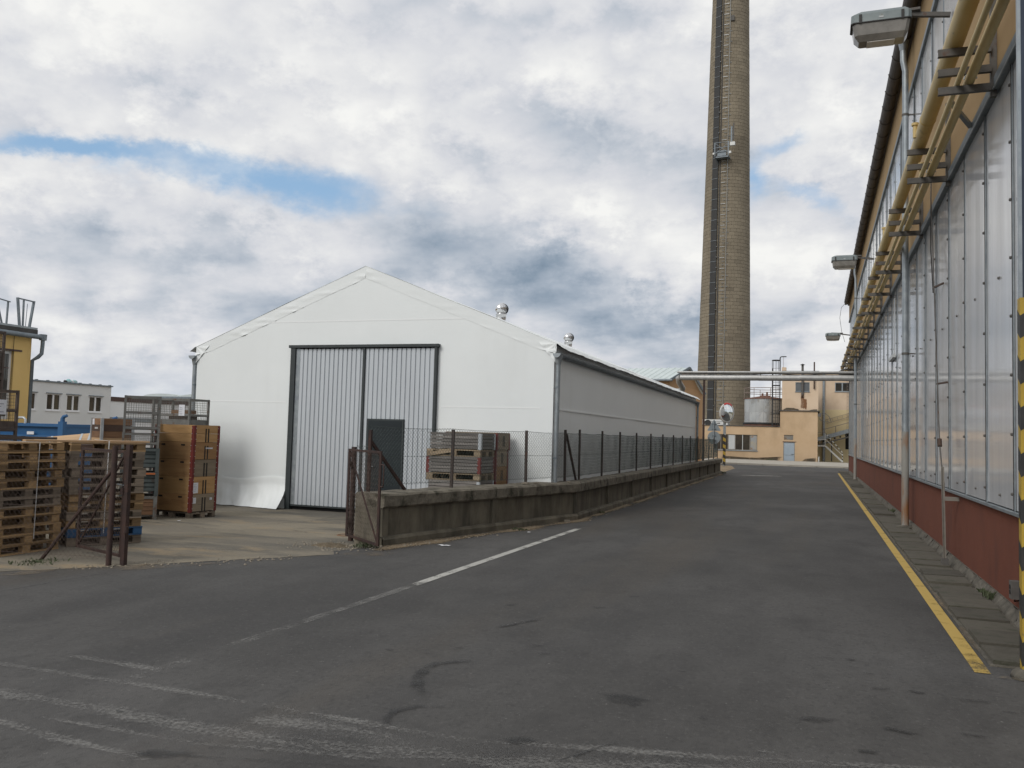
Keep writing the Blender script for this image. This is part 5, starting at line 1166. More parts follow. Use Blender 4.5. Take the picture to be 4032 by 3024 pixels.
# ------------------------------------------------------------------ two tone building to the right, further back
YR2 = 98.0
t = thing('two_tone_building', 'tall building with peach upper wall and cream yellow lower wall', 'building', (1.0, YR2, 0))
fnR = lambda a, o, z: (a - 1.0, -o, z); w3 = (1.87, 3.21, 7.44, 8.42); w3 = (1.84, 3.30, 7.46, 8.44)
facade(fnR, -.6, 34, 5.53, 9.5, [w3]).build('upper_wall', 'beige_pale', t, fix=False); facade(fnR, -.6, 34, -.1, 5.527, [(2.9, 5.5, 1.3, 3.0)]).build('lower_wall', 'cream', t, fix=False)
bx(-1.7, 34, -.15, 10, 9.503, 9.62).build('roof', 'zinc_dull', t); bx(1.9, 4.5, .3, .32, 1.3, 3.0).build('dark_opening', 'dark', t)
window(t, fnR, *w3, panes=2, mf='zinc', mg='glass_dark')
MB().cyl((-.29, -.12, 0), (-.29, -.12, 9.4), .13, n=12).build('downpipe', 'zinc', t)
for z in (6.6, 3.4): MB().cyl((-.29, -.12, z), (-.29, -.12, z + .07), .16, n=12).build('pipe_clip', 'zinc_dull', t)
g = MB(); g.bar((2.05, -.1, 2.9), (2.05, -.1, 9.0), .02, .02); g.bar((2.35, -.1, 2.9), (2.35, -.1, 9.0), .02, .02)
for k in range(17): g.bar((2.05, -.1, 3.0 + .36 * k), (2.35, -.1, 3.0 + .36 * k), .016, .016)
g.build('wall_ladder', 'rail_rust', t)
# conveyor
t = thing('belt_conveyor', 'inclined grey belt conveyor with handrails rising behind the white stairs', 'conveyor', (0, 96.5, 0))
def cv(x, z, o=0): return (x, o, z + .316 * x)
for o_ in (-.55, .55):
    MB().bar(cv(-.2, 2.25, o_), cv(9, 2.25, o_), .10, .40).build('side_girder', 'zinc', t); MB().bar(cv(-.2, 1.62, o_), cv(9, 1.62, o_), .08, .14).build('lower_rail', 'bracket', t)
    MB().bar(cv(.6, 3.12, o_), cv(9, 3.12, o_), .05, .05).build('handrail', 'rail_rust', t)
    for k in range(6): MB().bar(cv(.4 + 1.5 * k, 1.7, o_), cv(.4 + 1.5 * k, 3.12 if k else 2.4, o_), .05, .05).build('stanchion', 'rail_rust', t)
for k in range(16): MB().cyl((.15 + .55 * k, -.5, 1.86 + .316 * (.15 + .55 * k)), (.15 + .55 * k, .5, 1.86 + .316 * (.15 + .55 * k)), .10, n=10).build('roller', 'black_iron', t)
MB().bar(cv(-.1, 2.0), cv(9, 2.0), .85, .03).build('belt', 'black', t)
for x in (1.5, 4.5, 7.5): bx(x - .06, x + .06, -.5, -.4, 0, 1.55 + .316 * x).build('support_leg', 'bracket', t); 
t = thing('pipe_ladder', 'tubular lattice ladder frame fixed on the cream wall above the conveyor', 'ladder', (1.0, 97.9, 0))
for dz_ in (0, -.36): MB().bar((-.04 + (-.05 if dz_ == 0 else .1), -.08, 4.40 + dz_), (2.8, -.08, 5.3 + dz_), .04, .04).build('rail', 'rail_rust', t)
for k in range(6): MB().bar((.05 + .5 * k, -.08, 4.43 + .158 * k), (.17 + .5 * k, -.08, 4.12 + .158 * k), .03, .03).build('rung', 'rail_rust', t)
# white stairs
t = thing('white_stairs', 'white steel stair with platform and striped handrail beside the boiler house', 'stairs', (.45, 93, 0))
bx(-.45, .42, -.5, .5, 1.55, 1.68).build('platform', 'white_paint', t)
for o_ in (-.5, .5):
    MB().bar((.42, o_, 1.60), (2.05, o_, .05), .06, .16).build('stringer', 'white_paint', t)
    for x, zt in ((-.43, 3.0), (.38, 2.95)): bx(x - .025, x + .025, o_ - .025, o_ + .025, 1.69, zt).build('rail_post', 'white_paint', t)
    bx(-.40, .355, o_ - .02, o_ + .02, 2.25, 2.30).build('mid_rail', 'white_paint', t)
    MB().bar((.42, o_, 2.30), (2.0, o_, .75), .04, .04).build('mid_rail', 'white_paint', t)
    n = 12
    for k in range(n):
        p = Vector((.40, o_, 2.93)).lerp(Vector((2.03, o_, 1.0)), k / n); q_ = Vector((.40, o_, 2.93)).lerp(Vector((2.03, o_, 1.0)), (k + 1) / n); MB().bar(p, q_, .05, .05).build('handrail_band', 'white_paint' if k % 2 else 'yellow_paint' if False else ('black_paint' if k % 2 == 0 else 'white_paint'), t)
    for k in range(6): bx(2.02, 2.07, o_ - .025, o_ + .025, .05 + .16 * k, .05 + .16 * (k + 1)).build('newel_band', 'black_paint' if k % 2 else 'white_paint', t)
    bx(-.42, .40, o_ - .02, o_ + .02, 2.96, 3.0).build('top_rail', 'rail_rust', t)
for k in range(8): x = .45 + .2 * k; bx(x, x + .22, -.46, .46, 1.45 - .19 * k, 1.48 - .19 * k).build('tread', 'white_paint', t)
for x in (-.4, .36):
    for o_ in (-.4, .4): bx(x - .03, x + .03, o_ - .03, o_ + .03, 0, 1.545).build('leg', 'bracket', t)
t = thing('stand_pipe', 'short white stand pipe at the corner of the boiler house', 'pipe', (.22, 87.6, .1)); MB().cyl((0, 0, 0), (0, 0, .42), .05, n=8).build('pipe', 'white_paint', t); bx(-.07, .07, -.07, .07, .42, .47).build('cap', 'white_paint', t)

# ------------------------------------------------------------------ tank, caged ladder, white plant box
t = thing('storage_tank', 'round silver sheet metal tank with red roof and handrail', 'tank', (-5.1, 93.3, 3.0)); TR = 1.75 * 93 / 88 + .25
n = 16
for k in range(n):
    for lv, (z0, z1) in enumerate(((.85, 1.9), (1.905, 3.28))):
        g = MB(); g.lathe([(TR, z0), (TR, z1)], n=5, a0=2 * math.pi * k / n + .004, a1=2 * math.pi * (k + 1) / n - .004); g.lathe([(TR - .03, z0), (TR - .03, z1)], n=5, a0=2 * math.pi * k / n + .004, a1=2 * math.pi * (k + 1) / n - .004); g.build('shell_sheet', 'tank', t)
MB().lathe([(TR - .04, 0), (TR - .04, 3.28)], n=32).build('shell_core', 'bracket', t)
MB().lathe([(TR + .12, 3.28), (TR + .12, 3.34), (TR * .55, 3.52), (.55, 3.62), (.55, 3.70), (.001, 3.70)], n=32).build('roof', 'tank_roof', t)
MB().lathe([(TR + .10, .65), (TR + .14, .70), (TR + .14, .80), (TR + .04, .84)], n=32).build('base_ring', 'black_iron', t); MB().lathe([(TR + .06, 0.3), (TR + .06, .65)], n=32).build('base_wall', 'tank_roof', t)
for dx_, hh in ((-.25, .18), (.2, .30)): MB().cyl((dx_, -.3, 3.6), (dx_, -.3, 3.75 + hh), .10, n=10).build('roof_nozzle', 'tank_roof', t)
rr_ = TR + .05
g = MB()
for z in (3.95, 4.42): g.tube([(rr_ * math.cos(a), rr_ * math.sin(a), z) for a in [2 * math.pi * i / 24 for i in range(25)]], .035, 5)
hr = g.build('handrail', 'rail_rust', t)
for k in range(8): a = 2 * math.pi * k / 8 + .3; MB().cyl((rr_ * math.cos(a), rr_ * math.sin(a), 3.3), (rr_ * math.cos(a), rr_ * math.sin(a), 4.42), .03, n=6).build('rail_post', 'rail_rust', t)
t = thing('caged_ladder', 'black iron ladder with round safety cage beside the silver tank', 'ladder', (-3.85, 88.6, 3.3))
for x in (-.30, .40): MB().bar((x, 0, 0), (x, 0, 6.9 if x > 0 else 5.9), .11 if x > 0 else .06, .06).build('stile', 'black_iron', t)
for k in range(17): MB().bar((-.28, 0, .3 + .35 * k), (.38, 0, .3 + .35 * k), .03, .03).build('rung', 'black_iron', t)
for z in (.12, 1.35, 2.75, 4.15, 5.45, 6.65):
    g = MB(); g.tube([(.05 + .38 * math.cos(a), -.35 + .38 * math.sin(a), z) for a in [2 * math.pi * i / 18 for i in range(19)]], .045, 5); g.build('hoop', 'black_iron', t)
for a in (3.3, 3.9, 4.71, 5.3): MB().bar((.05 + .38 * math.cos(a), -.35 + .38 * math.sin(a), .1), (.05 + .38 * math.cos(a), -.35 + .38 * math.sin(a), 6.65), .045, .045).build('cage_bar', 'black_iron', t)
g = MB(); g.tube([(.40, 0, 6.85), (.42, 0, 7.0), (.55, 0, 7.05), (1.0, 0, 7.05)], .05, 8); g.build('top_hook', 'black_iron', t); MB().bar((.72, .0, 7.0), (.72, 0, 5.8), .03, .03).build('top_strut', 'rail_rust', t)
t = thing('plant_box', 'long white plant housing with round fan at the chimney foot', 'machine', (-10.3, 90.2, 3.315)); bx(-4.0, 1.75, -.6, 1.6, 0, .70).build('housing', 'white_paint', t); bx(-4.0, 1.77, -.63, 1.6, .505, .53).build('seam', 'zinc', t)
g = MB(); g.cyl((-.22, -.66, .34), (-.22, -.58, .34), .28, n=20); fa = g.build('fan', 'black_iron', t); g = MB(); g.lathe([(.28, 0), (.32, .02), (.32, .05)], n=20); g.v = [(a - .22, -.66 - c, b + .34) for a, b, c in g.v]; g.build('fan_ring', 'bracket', fa)
bx(.7, 1.0, -.62, -.60, .28, .36).build('maker_plate', 'black', t)

# ------------------------------------------------------------------ chimney
CY = 102.0; CH = 74.0
chim = thing('chimney', 'very tall tapering block built factory chimney with dark cable ladder', 'chimney', (-10.28, CY, -.1))
def crad(z): return (6.36 - .0385 * z) / 2
def cxo(z): return .0058 * max(0, z - 4)
def CP(an, rad, z): return (cxo(z) + rad * math.sin(an), -rad * math.cos(an), z)     # an = 0 faces the road side
g = MB(); nn_ = 64
zs_ = [0, 15, 30, 45, 60, CH]
for z in zs_:
    for i in range(nn_): g.v.append(CP(2 * math.pi * i / nn_, crad(z) - .03, z))
for k in range(len(zs_) - 1):
    for i in range(nn_): g.f.append([k * nn_ + i, k * nn_ + (i + 1) % nn_, (k + 1) * nn_ + (i + 1) % nn_, (k + 1) * nn_ + i]); g.sm.append(True)
g.build('core', 'mortar', chim)
hb = .405; rest = MB(); rest_t = []; singles = []; nblk = 22; row = 0; z = 0.0; facing = R(5)
rb = random.Random(3)
while z < CH - hb:
    off = (row % 2) * .5 + rb.uniform(-.12, .12)
    band = .93 + .10 * rb.random()
    for i in range(nblk):
        a0 = 2 * math.pi * (i + off) / nblk; a1 = a0 + 2 * math.pi / nblk; gp = .012 / crad(z); z0, z1 = z + .014, z + hb - .014
        pr = rb.uniform(-.006, .008); vs = []
        for zz_, rr in ((z0, crad(z0)), (z1, crad(z1))):
            for an in (a0 + gp, (a0 + a1) / 2, a1 - gp): vs.append(CP(an, rr + pr, zz_))
        for zz_, rr in ((z0, crad(z0) - .06), (z1, crad(z1) - .06)):
            for an in (a0 + gp, a1 - gp): vs.append(CP(an, rr, zz_))
        fs = [(0, 1, 4, 3), (1, 2, 5, 4), (0, 3, 8, 6), (2, 7, 9, 5), (3, 4, 5, 9, 8), (0, 6, 7, 2, 1)]
        tint = band * rb.uniform(.92, 1.07) * (.84 if rb.random() < .04 else 1)
        ac = ((a0 + a1) / 2 - facing + math.pi) % (2 * math.pi) - math.pi
        if 3.2 < z and abs(ac) < R(74) and len(singles) < 300: singles.append((vs, fs, tint))
        else: rest.add(vs, fs, False); rest_t += [tint] * len(fs)
    z += hb; row += 1
o = rest.build('blocks', 'block', chim, fix=False); stuff(o); a = o.data.attributes.new('tint', 'FLOAT', 'FACE'); a.data.foreach_set('value', rest_t)
for vs, fs, tint in singles:
    me = bpy.data.meshes.new('block'); me.from_pydata([tuple(v) for v in vs], [], fs); me.materials.append(MT['block'])
    a = me.attributes.new('tint', 'FLOAT', 'FACE'); a.data.foreach_set('value', [tint] * len(fs)); o = bpy.data.objects.new('block', me); COL.objects.link(o); o.parent = chim
# dark cable duct with rungs
def duct_an(z): return R(-26 - 10 * (z - 4) / 50 + 5.7)
g = MB(); st = 60
for s_ in range(st + 1):
    z = 2.5 + (CH - 3.5) * s_ / st
    for da, dr in ((-.38, .01), (-.38, .16), (.38, .16), (.38, .01)): g.v.append(CP(duct_an(z) + da * .95 / crad(z), crad(z) + dr, z))
for s_ in range(st):
    for k in range(3): g.f.append([s_ * 4 + k, s_ * 4 + k + 1, s_ * 4 + k + 5, s_ * 4 + k + 4]); g.sm.append(False)
g.build('cable_duct', 'black_iron', chim)
z = 4.2; 
while z < 60:
    an = duct_an(z); MB().bar(CP(an - .42 / crad(z), crad(z) + .20, z), CP(an + .36 / crad(z), crad(z) + .18, z), .035, .03).build('duct_rung', 'zinc', chim)
    if random.random() < .45: MB().bar(CP(an + .40 / crad(z), crad(z) + .02, z + .5), CP(an + .40 / crad(z), crad(z) + .26, z + .5), .05, .05).build('duct_clip', 'galv_bright', chim)
    z += 1.22
g = MB()
g.tube([CP(duct_an(zq) + .52 / crad(zq), crad(zq) + .05, zq) for zq in range(3, 62, 2)], .035, 5); g.tube([CP(duct_an(zq) + .60 / crad(zq), crad(zq) + .05, zq) for zq in range(3, 62, 2)], .03, 5); g.build('cables', 'bracket', chim)
# climbing irons and safety line
an2 = R(4.0)
MB().tube([CP(an2 + .02, crad(zq) + .12, zq) for zq in range(3, 72, 3)], .022, 6).build('safety_line', 'zinc', chim)
z = 4.0; k = 0
while z < 56:
    wide = .62 if k % 3 == 0 else .40
    MB().bar(CP(an2 - wide / crad(z), crad(z) + .10, z), CP(an2 - .04, crad(z) + .10, z), .03, .035).build('climbing_iron', 'galv_bright' if k % 3 == 0 else 'zinc_dull', chim)
    if k % 3 == 1: MB().bar(CP(an2 + .05, crad(z) + .06, z), CP(an2 + .30 / crad(z), crad(z) + .06, z), .03, .04).build('climbing_iron', 'zinc', chim)
    z += .42; k += 1
# antenna platform
zp = 34.7; ap = R(-6)
pf = bpy.data.objects.new('antenna_platform', None); COL.objects.link(pf); pf.parent = chim; pf.location = CP(ap, crad(zp), zp); pf.rotation_euler = (0, 0, ap)
bx(-.80, .80, -.85, .1, -.25, -.10).build('deck', 'zinc_dull', pf)
for x in (-.78, .78):
    bx(x - .05, x + .05, -1.0, -.92, -.1, 1.5).build('post', 'zinc_dull', pf); MB().bar((x, -.95, -.2), (x * .6, .1, -.9), .06, .06).build('strut', 'zinc_dull', pf)
for z in (.35, .85, 1.45): bx(-.80, .87, -.99, -.94, z, z + .05).build('rail', 'zinc_dull', pf)
MB().bar((-.8, -.97, .1), (.87, -.97, 1.45), .04, .04).build('cross_brace', 'zinc_dull', pf); MB().bar((.87, -.95, .1), (-.8, -.95, 1.45), .04, .04).build('cross_brace', 'zinc_dull', pf)
bx(-.5, .5, -.9, -.7, -.1, .55).build('equipment_box', 'zinc_dull', pf); bx(.95, 1.5, -1.1, -.75, .95, 1.35).build('antenna', 'white_paint', pf); bx(1.02, 1.18, -1.0, -.85, 1.4, 3.2).build('antenna', 'zinc_dull', pf); bx(1.24, 1.38, -.95, -.85, 1.6, 3.6).build('antenna', 'bracket', pf)
bx(.86, 1.1, -1.15, -.95, .05, .3).build('antenna', 'white_paint', pf); bx(-1.0, -.8, -1.1, -.98, .1, .3).build('antenna', 'white_paint', pf)
zq = 51.0; bx(.55, .95, -crad(zq) - .12, -crad(zq) + .1, zq, zq + .6).build('lightning_box', 'bracket', chim)

# ------------------------------------------------------------------ overhead pipe bridge
PB = 48.4
t = thing('pipe_bridge', 'silver lagged pipes crossing overhead from the tent side to the factory', 'pipes', (-5.92, PB, 0))
def PL(x, y, z): return (x + 5.92, y - PB, z)
n = 9; xa, xb = -7.25, 2.3
for k in range(n):
    p = xa + (xb - xa) * k / n; q_ = xa + (xb - xa) * (k + 1) / n; MB().cyl(PL(p, PB, 5.34 + jit(.008)), PL(q_ + .02, PB, 5.34 + jit(.008)), .16, n=18).build('lagged_section', 'pipe_silver', t)
g = MB(); g.tube([PL(-7.25, PB, 5.34), PL(-7.36, PB + .05, 5.30), PL(-7.36, PB + .3, 5.1), PL(-7.22, PB + .8, 4.78), PL(-7.26, PB + .95, 4.66), PL(-7.5, PB + 1.0, 4.62), PL(-8.6, PB + 1.0, 4.62)], .16, 14); g.build('elbow', 'pipe_silver', t)
MB().cyl(PL(-7.4, PB - .1, 5.64), PL(2.3, PB - .1, 5.64), .055, n=10).build('small_pipe', 'pipe_silver', t); MB().cyl(PL(-7.3, PB + .12, 5.58), PL(2.3, PB + .12, 5.58), .03, n=8).build('small_pipe', 'bracket', t)
g = MB(); g.tube([PL(x, PB + .05, 5.53 + .03 * math.sin(x * 2)) for x in [-7.1 + .4 * i for i in range(24)]], .025, 6); g.build('cable_bundle', 'black', t)
for x in (-5.9, -2.9, .1): MB().bar(PL(x, PB, 5.46), PL(x, PB - .05, 5.68), .05, .05).build('pipe_hanger', 'bracket', t)
bx(-.055, .055, -.055, .055, -.05, 5.19).build('support_post', 'rust_post', t); bx(-.22, .22, -.07, .07, 5.195, 5.215).build('saddle_plate', 'rust_post', t)

# ------------------------------------------------------------------ traffic mirror and road sign
t = thing('traffic_mirror', 'round convex traffic mirror with white and red rim on striped post', 'mirror', (-6.42, 65.0, 0))
sh = bx(-.09, .09, -.09, .09, 0, 3.25).build('post', 'zinc', t)
for k in range(9):
    z0 = .02 + .25 * k; g = MB(); sl = .13
    for sgn in (1,):
        vs = [(-.094, -.094, z0 + sl), (.094, -.094, z0), (.094, .094, z0 + sl), (-.094, .094, z0 + 2 * sl if False else z0)]
    lo_ = [(-.094, -.094, z0 + .10), (.094, -.094, z0), (.094, .094, z0 - .0), (-.094, .094, z0 + .10)]; hi_ = [(x, y, z_ + .25) for x, y, z_ in lo_]
    g.add(lo_ + hi_, [(0, 1, 5, 4), (1, 2, 6, 5), (2, 3, 7, 6), (3, 0, 4, 7)]); g.build('stripe', 'black_paint' if k % 2 == 0 else 'yellow_paint', sh)
hd = bpy.data.objects.new('mirror_head', None); COL.objects.link(hd); hd.parent = t; hd.location = (.14, -.14, 3.92); hd.rotation_euler = (R(4), R(4), R(51))
def disc(prof, n=36): 
    g = MB(); g.lathe(prof, n=n); g.v = [(a, -c, b) for a, b, c in g.v]; return g
disc([(.001, -.05), (.60, -.05), (.72, -.02), (.745, .03), (.72, .07), (.62, .075)]).build('rim', 'white_paint', hd)
g = MB(); g.lathe([(.63, .079), (.715, .077), (.75, .035)], n=10, a0=R(55), a1=R(125)); g.v = [(a, -c, b) for a, b, c in g.v]; g.build('red_reflector', 'red_refl', hd)
disc([(.001, .155), (.2, .146), (.4, .12), (.55, .085), (.62, .06)]).build('mirror_face', 'mirror', hd)
t = thing('road_sign', 'grey backs of triangular and round signs on one post at the wall end', 'road sign', (-5.32, 48.1, .88))
MB().cyl((0, 0, 0), (0, 0, 2.05), .03, n=10).build('post', 'zinc', t)
g = MB(); g.prism([(-.34, 1.50), (.34, 1.50), (.36, 1.54), (.03, 2.10), (-.03, 2.10), (-.36, 1.54)], lambda p, q_, s_: (p, s_, q_), .045, .055); tr = g.build('triangle_plate', 'sign_back', t)
g = MB(); g.prism([(.35 * math.cos(2 * math.pi * i / 32), 1.13 + .35 * math.sin(2 * math.pi * i / 32)) for i in range(32)], lambda p, q_, s_: (p, s_, q_), .045, .055); ci = g.build('round_plate', 'sign_back', t)
for z, pr in ((1.62, tr), (1.90, tr), (1.26, ci), (1.0, ci)): bx(-.10, .10, -.035, .044, z - .015, z + .015).build('clamp', 'zinc_dull', pr)

# ------------------------------------------------------------------ factory building on the right
FX = 2.07; FY0, FY1 = 7.3, 62.0
fac = thing('factory_building', 'long factory with translucent wall sheets, red plinth and yellow gas pipes', 'building', (FX, FY0, 0))
def XL(x, y, z): return (x - FX, y - FY0, z)
def fb(name, m, x0, x1, y0, y1, z0, z1, parent=fac): return bx(x0 - FX, x1 - FX, y0 - FY0, y1 - FY0, z0, z1).build(name, m, parent)
g = MB(); g.grid(lambda a, b: XL(FX + .0, 8.2 + (FY1 - 8.2) * a, -.05 + 1.19 * b), 60, 4, False); g.grid(lambda a, b: XL(FX + 12 * a, FY1, -.05 + 1.19 * b), 2, 2, False); g.build('plinth', 'plinth', fac)
y = 8.6
while y < 60: # crumbling footing stones
    ln = random.uniform(.5, 1.2); g = MB(); g.grid(lambda a, b: XL(FX - .085 * (1 - b) - .02, y + ln * a, .0 + .13 * b), 8, 3, False); g.jitter(.02, 9, y); 
    g.grid(lambda a, b: XL(FX - .02 + .03 * b, y + ln * a, .13), 8, 1, False); g.build('footing_piece', 'footing', fac); y += ln + .01
fb('backing_wall', 'dark', FX + .06, FX + .10, 8.2, FY1 - .02, 1.1, 11.0)
fb('sill_flashing', 'zinc', FX - .05, FX + .05, 10.0, FY1 + .02, 1.125, 1.16)
for k in range(16): pass
# wall sheets, one by one
PW = 1.632; seam0 = 10.75; npan = 32
me = MB(); me.box(-.006, .006, .012, PW - .012, 1.175, 6.19); pm = me.mesh('wall_sheet', 'polycarb')
y = seam0 - PW; k = 0
while y < FY1 - .2:
    o = bpy.data.objects.new('wall_sheet', pm); COL.objects.link(o); o.parent = fac; o.location = (0.0, y - FY0, 0); o.rotation_euler = (0, jit(.0012), jit(.0035)); 
    if y > FY1 - PW: o.scale = (1, (FY1 - y) / PW, 1)
    fb('joint_strip', 'zinc', FX - .024, FX - .008, y - .024, y + .024, 1.165, 6.19); fb('joint_groove', 'black', FX - .0275, FX - .0245, y - .012, y + .012, 1.166, 6.189); y += PW; k += 1
fb('end_sheet', 'polycarb', FX + .02, FX + 12, FY1 - .002, FY1 + .01, 1.15, 6.2)
fb('corner_trim', 'bracket', FX - .03, FX + .03, FY1 + .011, FY1 + .05, .0, 6.2)
g = MB(); y = seam0
while y < 45:
    for j in range(8): zc_ = 1.35 + .66 * j; g.cyl(XL(FX - .026, y + .04, zc_), XL(FX - .045, y + .04, zc_), .022, .016, 6)
    for zc_ in (1.30,): g.cyl(XL(FX - .008, y + PW / 2, zc_), XL(FX - .028, y + PW / 2, zc_), .02, .014, 6)
    g.cyl(XL(FX - .008, y + PW / 2, 3.9), XL(FX - .028, y + PW / 2, 3.9), .022, .014, 6)
    y += PW
stuff(g.build('screw_heads', 'bracket', fac))
fb('head_flashing', 'zinc_dull', FX - .07, FX + .05, 10.0, FY1 + .03, 6.195, 6.35); fb('head_lip', 'zinc', FX - .085, FX - .071, 10.0, FY1 + .03, 6.19, 6.215)
# rendered band, upper glazing, upper band
fb('render_band', 'factory', FX - .03, FX + .05, 8.0, FY1, 6.352, 7.95)
um = MB(); um.box(-.006, .006, .012, PW - .012, 7.97, 10.08); um_ = um.mesh('upper_sheet', 'polycarb'); y = seam0 - PW + .55
while y < FY1 - .2:
    o = bpy.data.objects.new('upper_sheet', um_); COL.objects.link(o); o.parent = fac; o.location = (.0, y - FY0, 0); o.rotation_euler = (0, jit(.0012), jit(.003)); 
    if y > FY1 - PW: o.scale = (1, (FY1 - y) / PW, 1)
    fb('joint_strip', 'zinc_dull', FX - .024, FX - .008, y - .018, y + .018, 7.96, 10.08); y += PW
g = MB(); y = seam0 + .55
while y < 40:
    for j in range(4): g.cyl(XL(FX - .025, y + .03, 8.2 + .55 * j), XL(FX - .042, y + .03, 8.2 + .55 * j), .02, .014, 6)
    y += PW
stuff(g.build('screw_heads', 'bracket', fac))
fb('upper_flashing', 'zinc_dull', FX - .06, FX + .05, 8.0, FY1 + .01, 10.085, 10.20); fb('upper_band', 'factory', FX - .03, FX + .05, 8.0, FY1, 10.202, 11.25)
g = MB(); prof = [(.15 * math.cos(math.pi + math.pi * i / 10), .15 * math.sin(math.pi + math.pi * i / 10)) for i in range(11)] + [(.135 * math.cos(-math.pi * i / 10), .135 * math.sin(-math.pi * i / 10) + .003) for i in range(11)]
g.prism(prof, lambda p, q_, s_: XL(1.83 + p, s_, 11.30 + q_), 8.0, 60.6); gt = g.build('eave_gutter', 'gutter_dark', fac)
y = 10.0
while y < 60:
    g = MB(); g.tube([XL(1.83 + .158 * math.cos(math.pi + math.pi * i / 8), y, 11.30 + .158 * math.sin(math.pi + math.pi * i / 8)) for i in range(9)], .012, 5); g.build('gutter_hook', 'gutter_dark', gt); y += 1.1
g = MB(); g.add([XL(1.75, 8, 11.36), XL(1.75, FY1, 11.36), XL(14, FY1, 13.6), XL(14, 8, 13.6), XL(1.78, 8, 11.31), XL(1.78, FY1, 11.31), XL(14, FY1, 13.5), XL(14, 8, 13.5)], [(0, 1, 2, 3), (7, 6, 5, 4), (0, 4, 5, 1), (1, 5, 6, 2), (0, 3, 7, 4)]); g.build('roof', 'roof_dark', fac)
fb('soffit', 'gutter_dark', 1.95, FX + .05, 8.0, FY1, 11.252, 11.30)
# downpipes: zinc above, heavier rusty steel below
MT['pipe_rust'] = mat('rust_streaked_grey_pipe', (.30, .29, .26), (.24, .23, .205), scale=4, vec=(1, 1, .3), rough=.7, spots=(.26, .12, .045), spot_scale=2.2, spot_vec=(2, 2, .5), spot_lo=.48, spot_hi=.68)
for yy in (21.06, 47.4):
    x_ = 1.875
    g = MB(); g.cyl(XL(1.83, yy, 11.18), XL(1.83, yy, 10.95), .12, .075, 12); g.tube([XL(1.83, yy, 10.97), XL(1.83, yy, 10.7), XL(x_, yy, 10.45), XL(x_, yy, 2.15)], .068, 12); d_ = g.build('downpipe', 'zinc', fac)
    g = MB(); g.cyl(XL(x_, yy, 2.17), XL(x_, yy, .03), .078, n=14); g.build('steel_foot_pipe', 'pipe_rust', d_)
    g = MB(); g.lathe([(.001, .012), (.2, .012), (.24, .045), (.10, .075), (.078, .085)], XL(x_, yy, 0), 12); g.jitter(.012, 9, yy); g.build('concrete_collar', 'footing', d_)
    for zc_ in (3.9, 7.2, 9.4): g = MB(); g.cyl(XL(x_, yy, zc_), XL(x_, yy, zc_ + .05), .078, n=12); g.bar(XL(x_ + .06, yy, zc_ + .025), XL(FX, yy, zc_ + .025), .03, .03); g.build('pipe_clip', 'bracket', d_)
# gas pipe brackets and pipes
by = [11.45 + 3.82 * k for k in range(14)]; by[3] = 23.3
for yy in by:
    b_ = fb('bracket_post', 'bracket', FX - .10, FX - .032, yy + .03, yy + .11, 6.12, 7.5)
    for zc_ in (6.70, 6.45, 6.22):
        g = MB(); L0, L1 = 1.385, FX - .101
        g.box(L0 - FX, L1 - FX, yy - FY0 - .03, yy - FY0 - .022, zc_ - .045, zc_ + .045); g.box(L0 - FX, L1 - FX, yy - FY0 - .021, yy - FY0 + .03, zc_ + .037, zc_ + .045); g.box(L0 - FX, L1 - FX, yy - FY0 - .021, yy - FY0 + .03, zc_ - .045, zc_ - .037); g.build('bracket_arm', 'bracket', b_)
    g = MB(); g.tube([XL(1.74 + .07 * math.cos(a), yy - .03, 6.335 + .07 * math.sin(a)) for a in [math.pi * i / 8 for i in range(9)]], .008, 5); g.build('u_bolt', 'zinc', b_)
GY0, GY1 = 8.2, 60.5
def pipe(x, z, rad, nm):
    y = GY0; o = None
    while y < GY1:
        l_ = min(6.0, GY1 - y); MB().cyl(XL(x, y, z), XL(x, y + l_ + .0, z), rad, n=20, caps=True).build(nm, 'gas_yellow', fac)
        if l_ == 6.0: MB().cyl(XL(x, y + l_ - .02, z), XL(x, y + l_ + .02, z), rad * 1.06, n=20).build('weld_ring', 'gas_yellow', fac)
        y += l_ + .001
pipe(1.58, 6.748 + .112, .11, 'gas_pipe'); pipe(1.60, 6.268 + .035, .034, 'gas_pipe'); pipe(1.735, 6.268 + .060, .058, 'gas_pipe')
for yy, x, z, rr in ((14.9, 1.47, 6.9, .035), (15.3, 1.60, 6.36, .03), (22.0, 1.50, 6.9, .04)):
    g = MB(); g.cyl(XL(x, yy, z - .08), XL(x, yy, z + .16), rr, n=10); g.cyl(XL(x, yy, z + .12), XL(x, yy, z + .16), rr * 1.6, n=10); g.build('valve_stub', 'gas_yellow', fac)
fb('gable_wall', 'factory', FX + .25, FX + 12, 8.40, 8.50, 0, 11.2)
# small stray fixings on the wall
MB().bar(XL(FX - .08, 13.05, 6.30), XL(FX - .40, 12.6, 6.52), .06, .05).build('stray_bracket', 'zinc', fac)
fb('vent_strip', 'panel_light', FX - .05, FX - .03, 25.75, 25.95, 4.40, 5.95); fb('vent_box', 'panel_light', FX - .10, FX - .03, 25.6, 27.1, 4.28, 4.38); fb('vent_strip', 'panel_light', FX - .05, FX - .03, 39.3, 39.5, 3.0, 5.5)
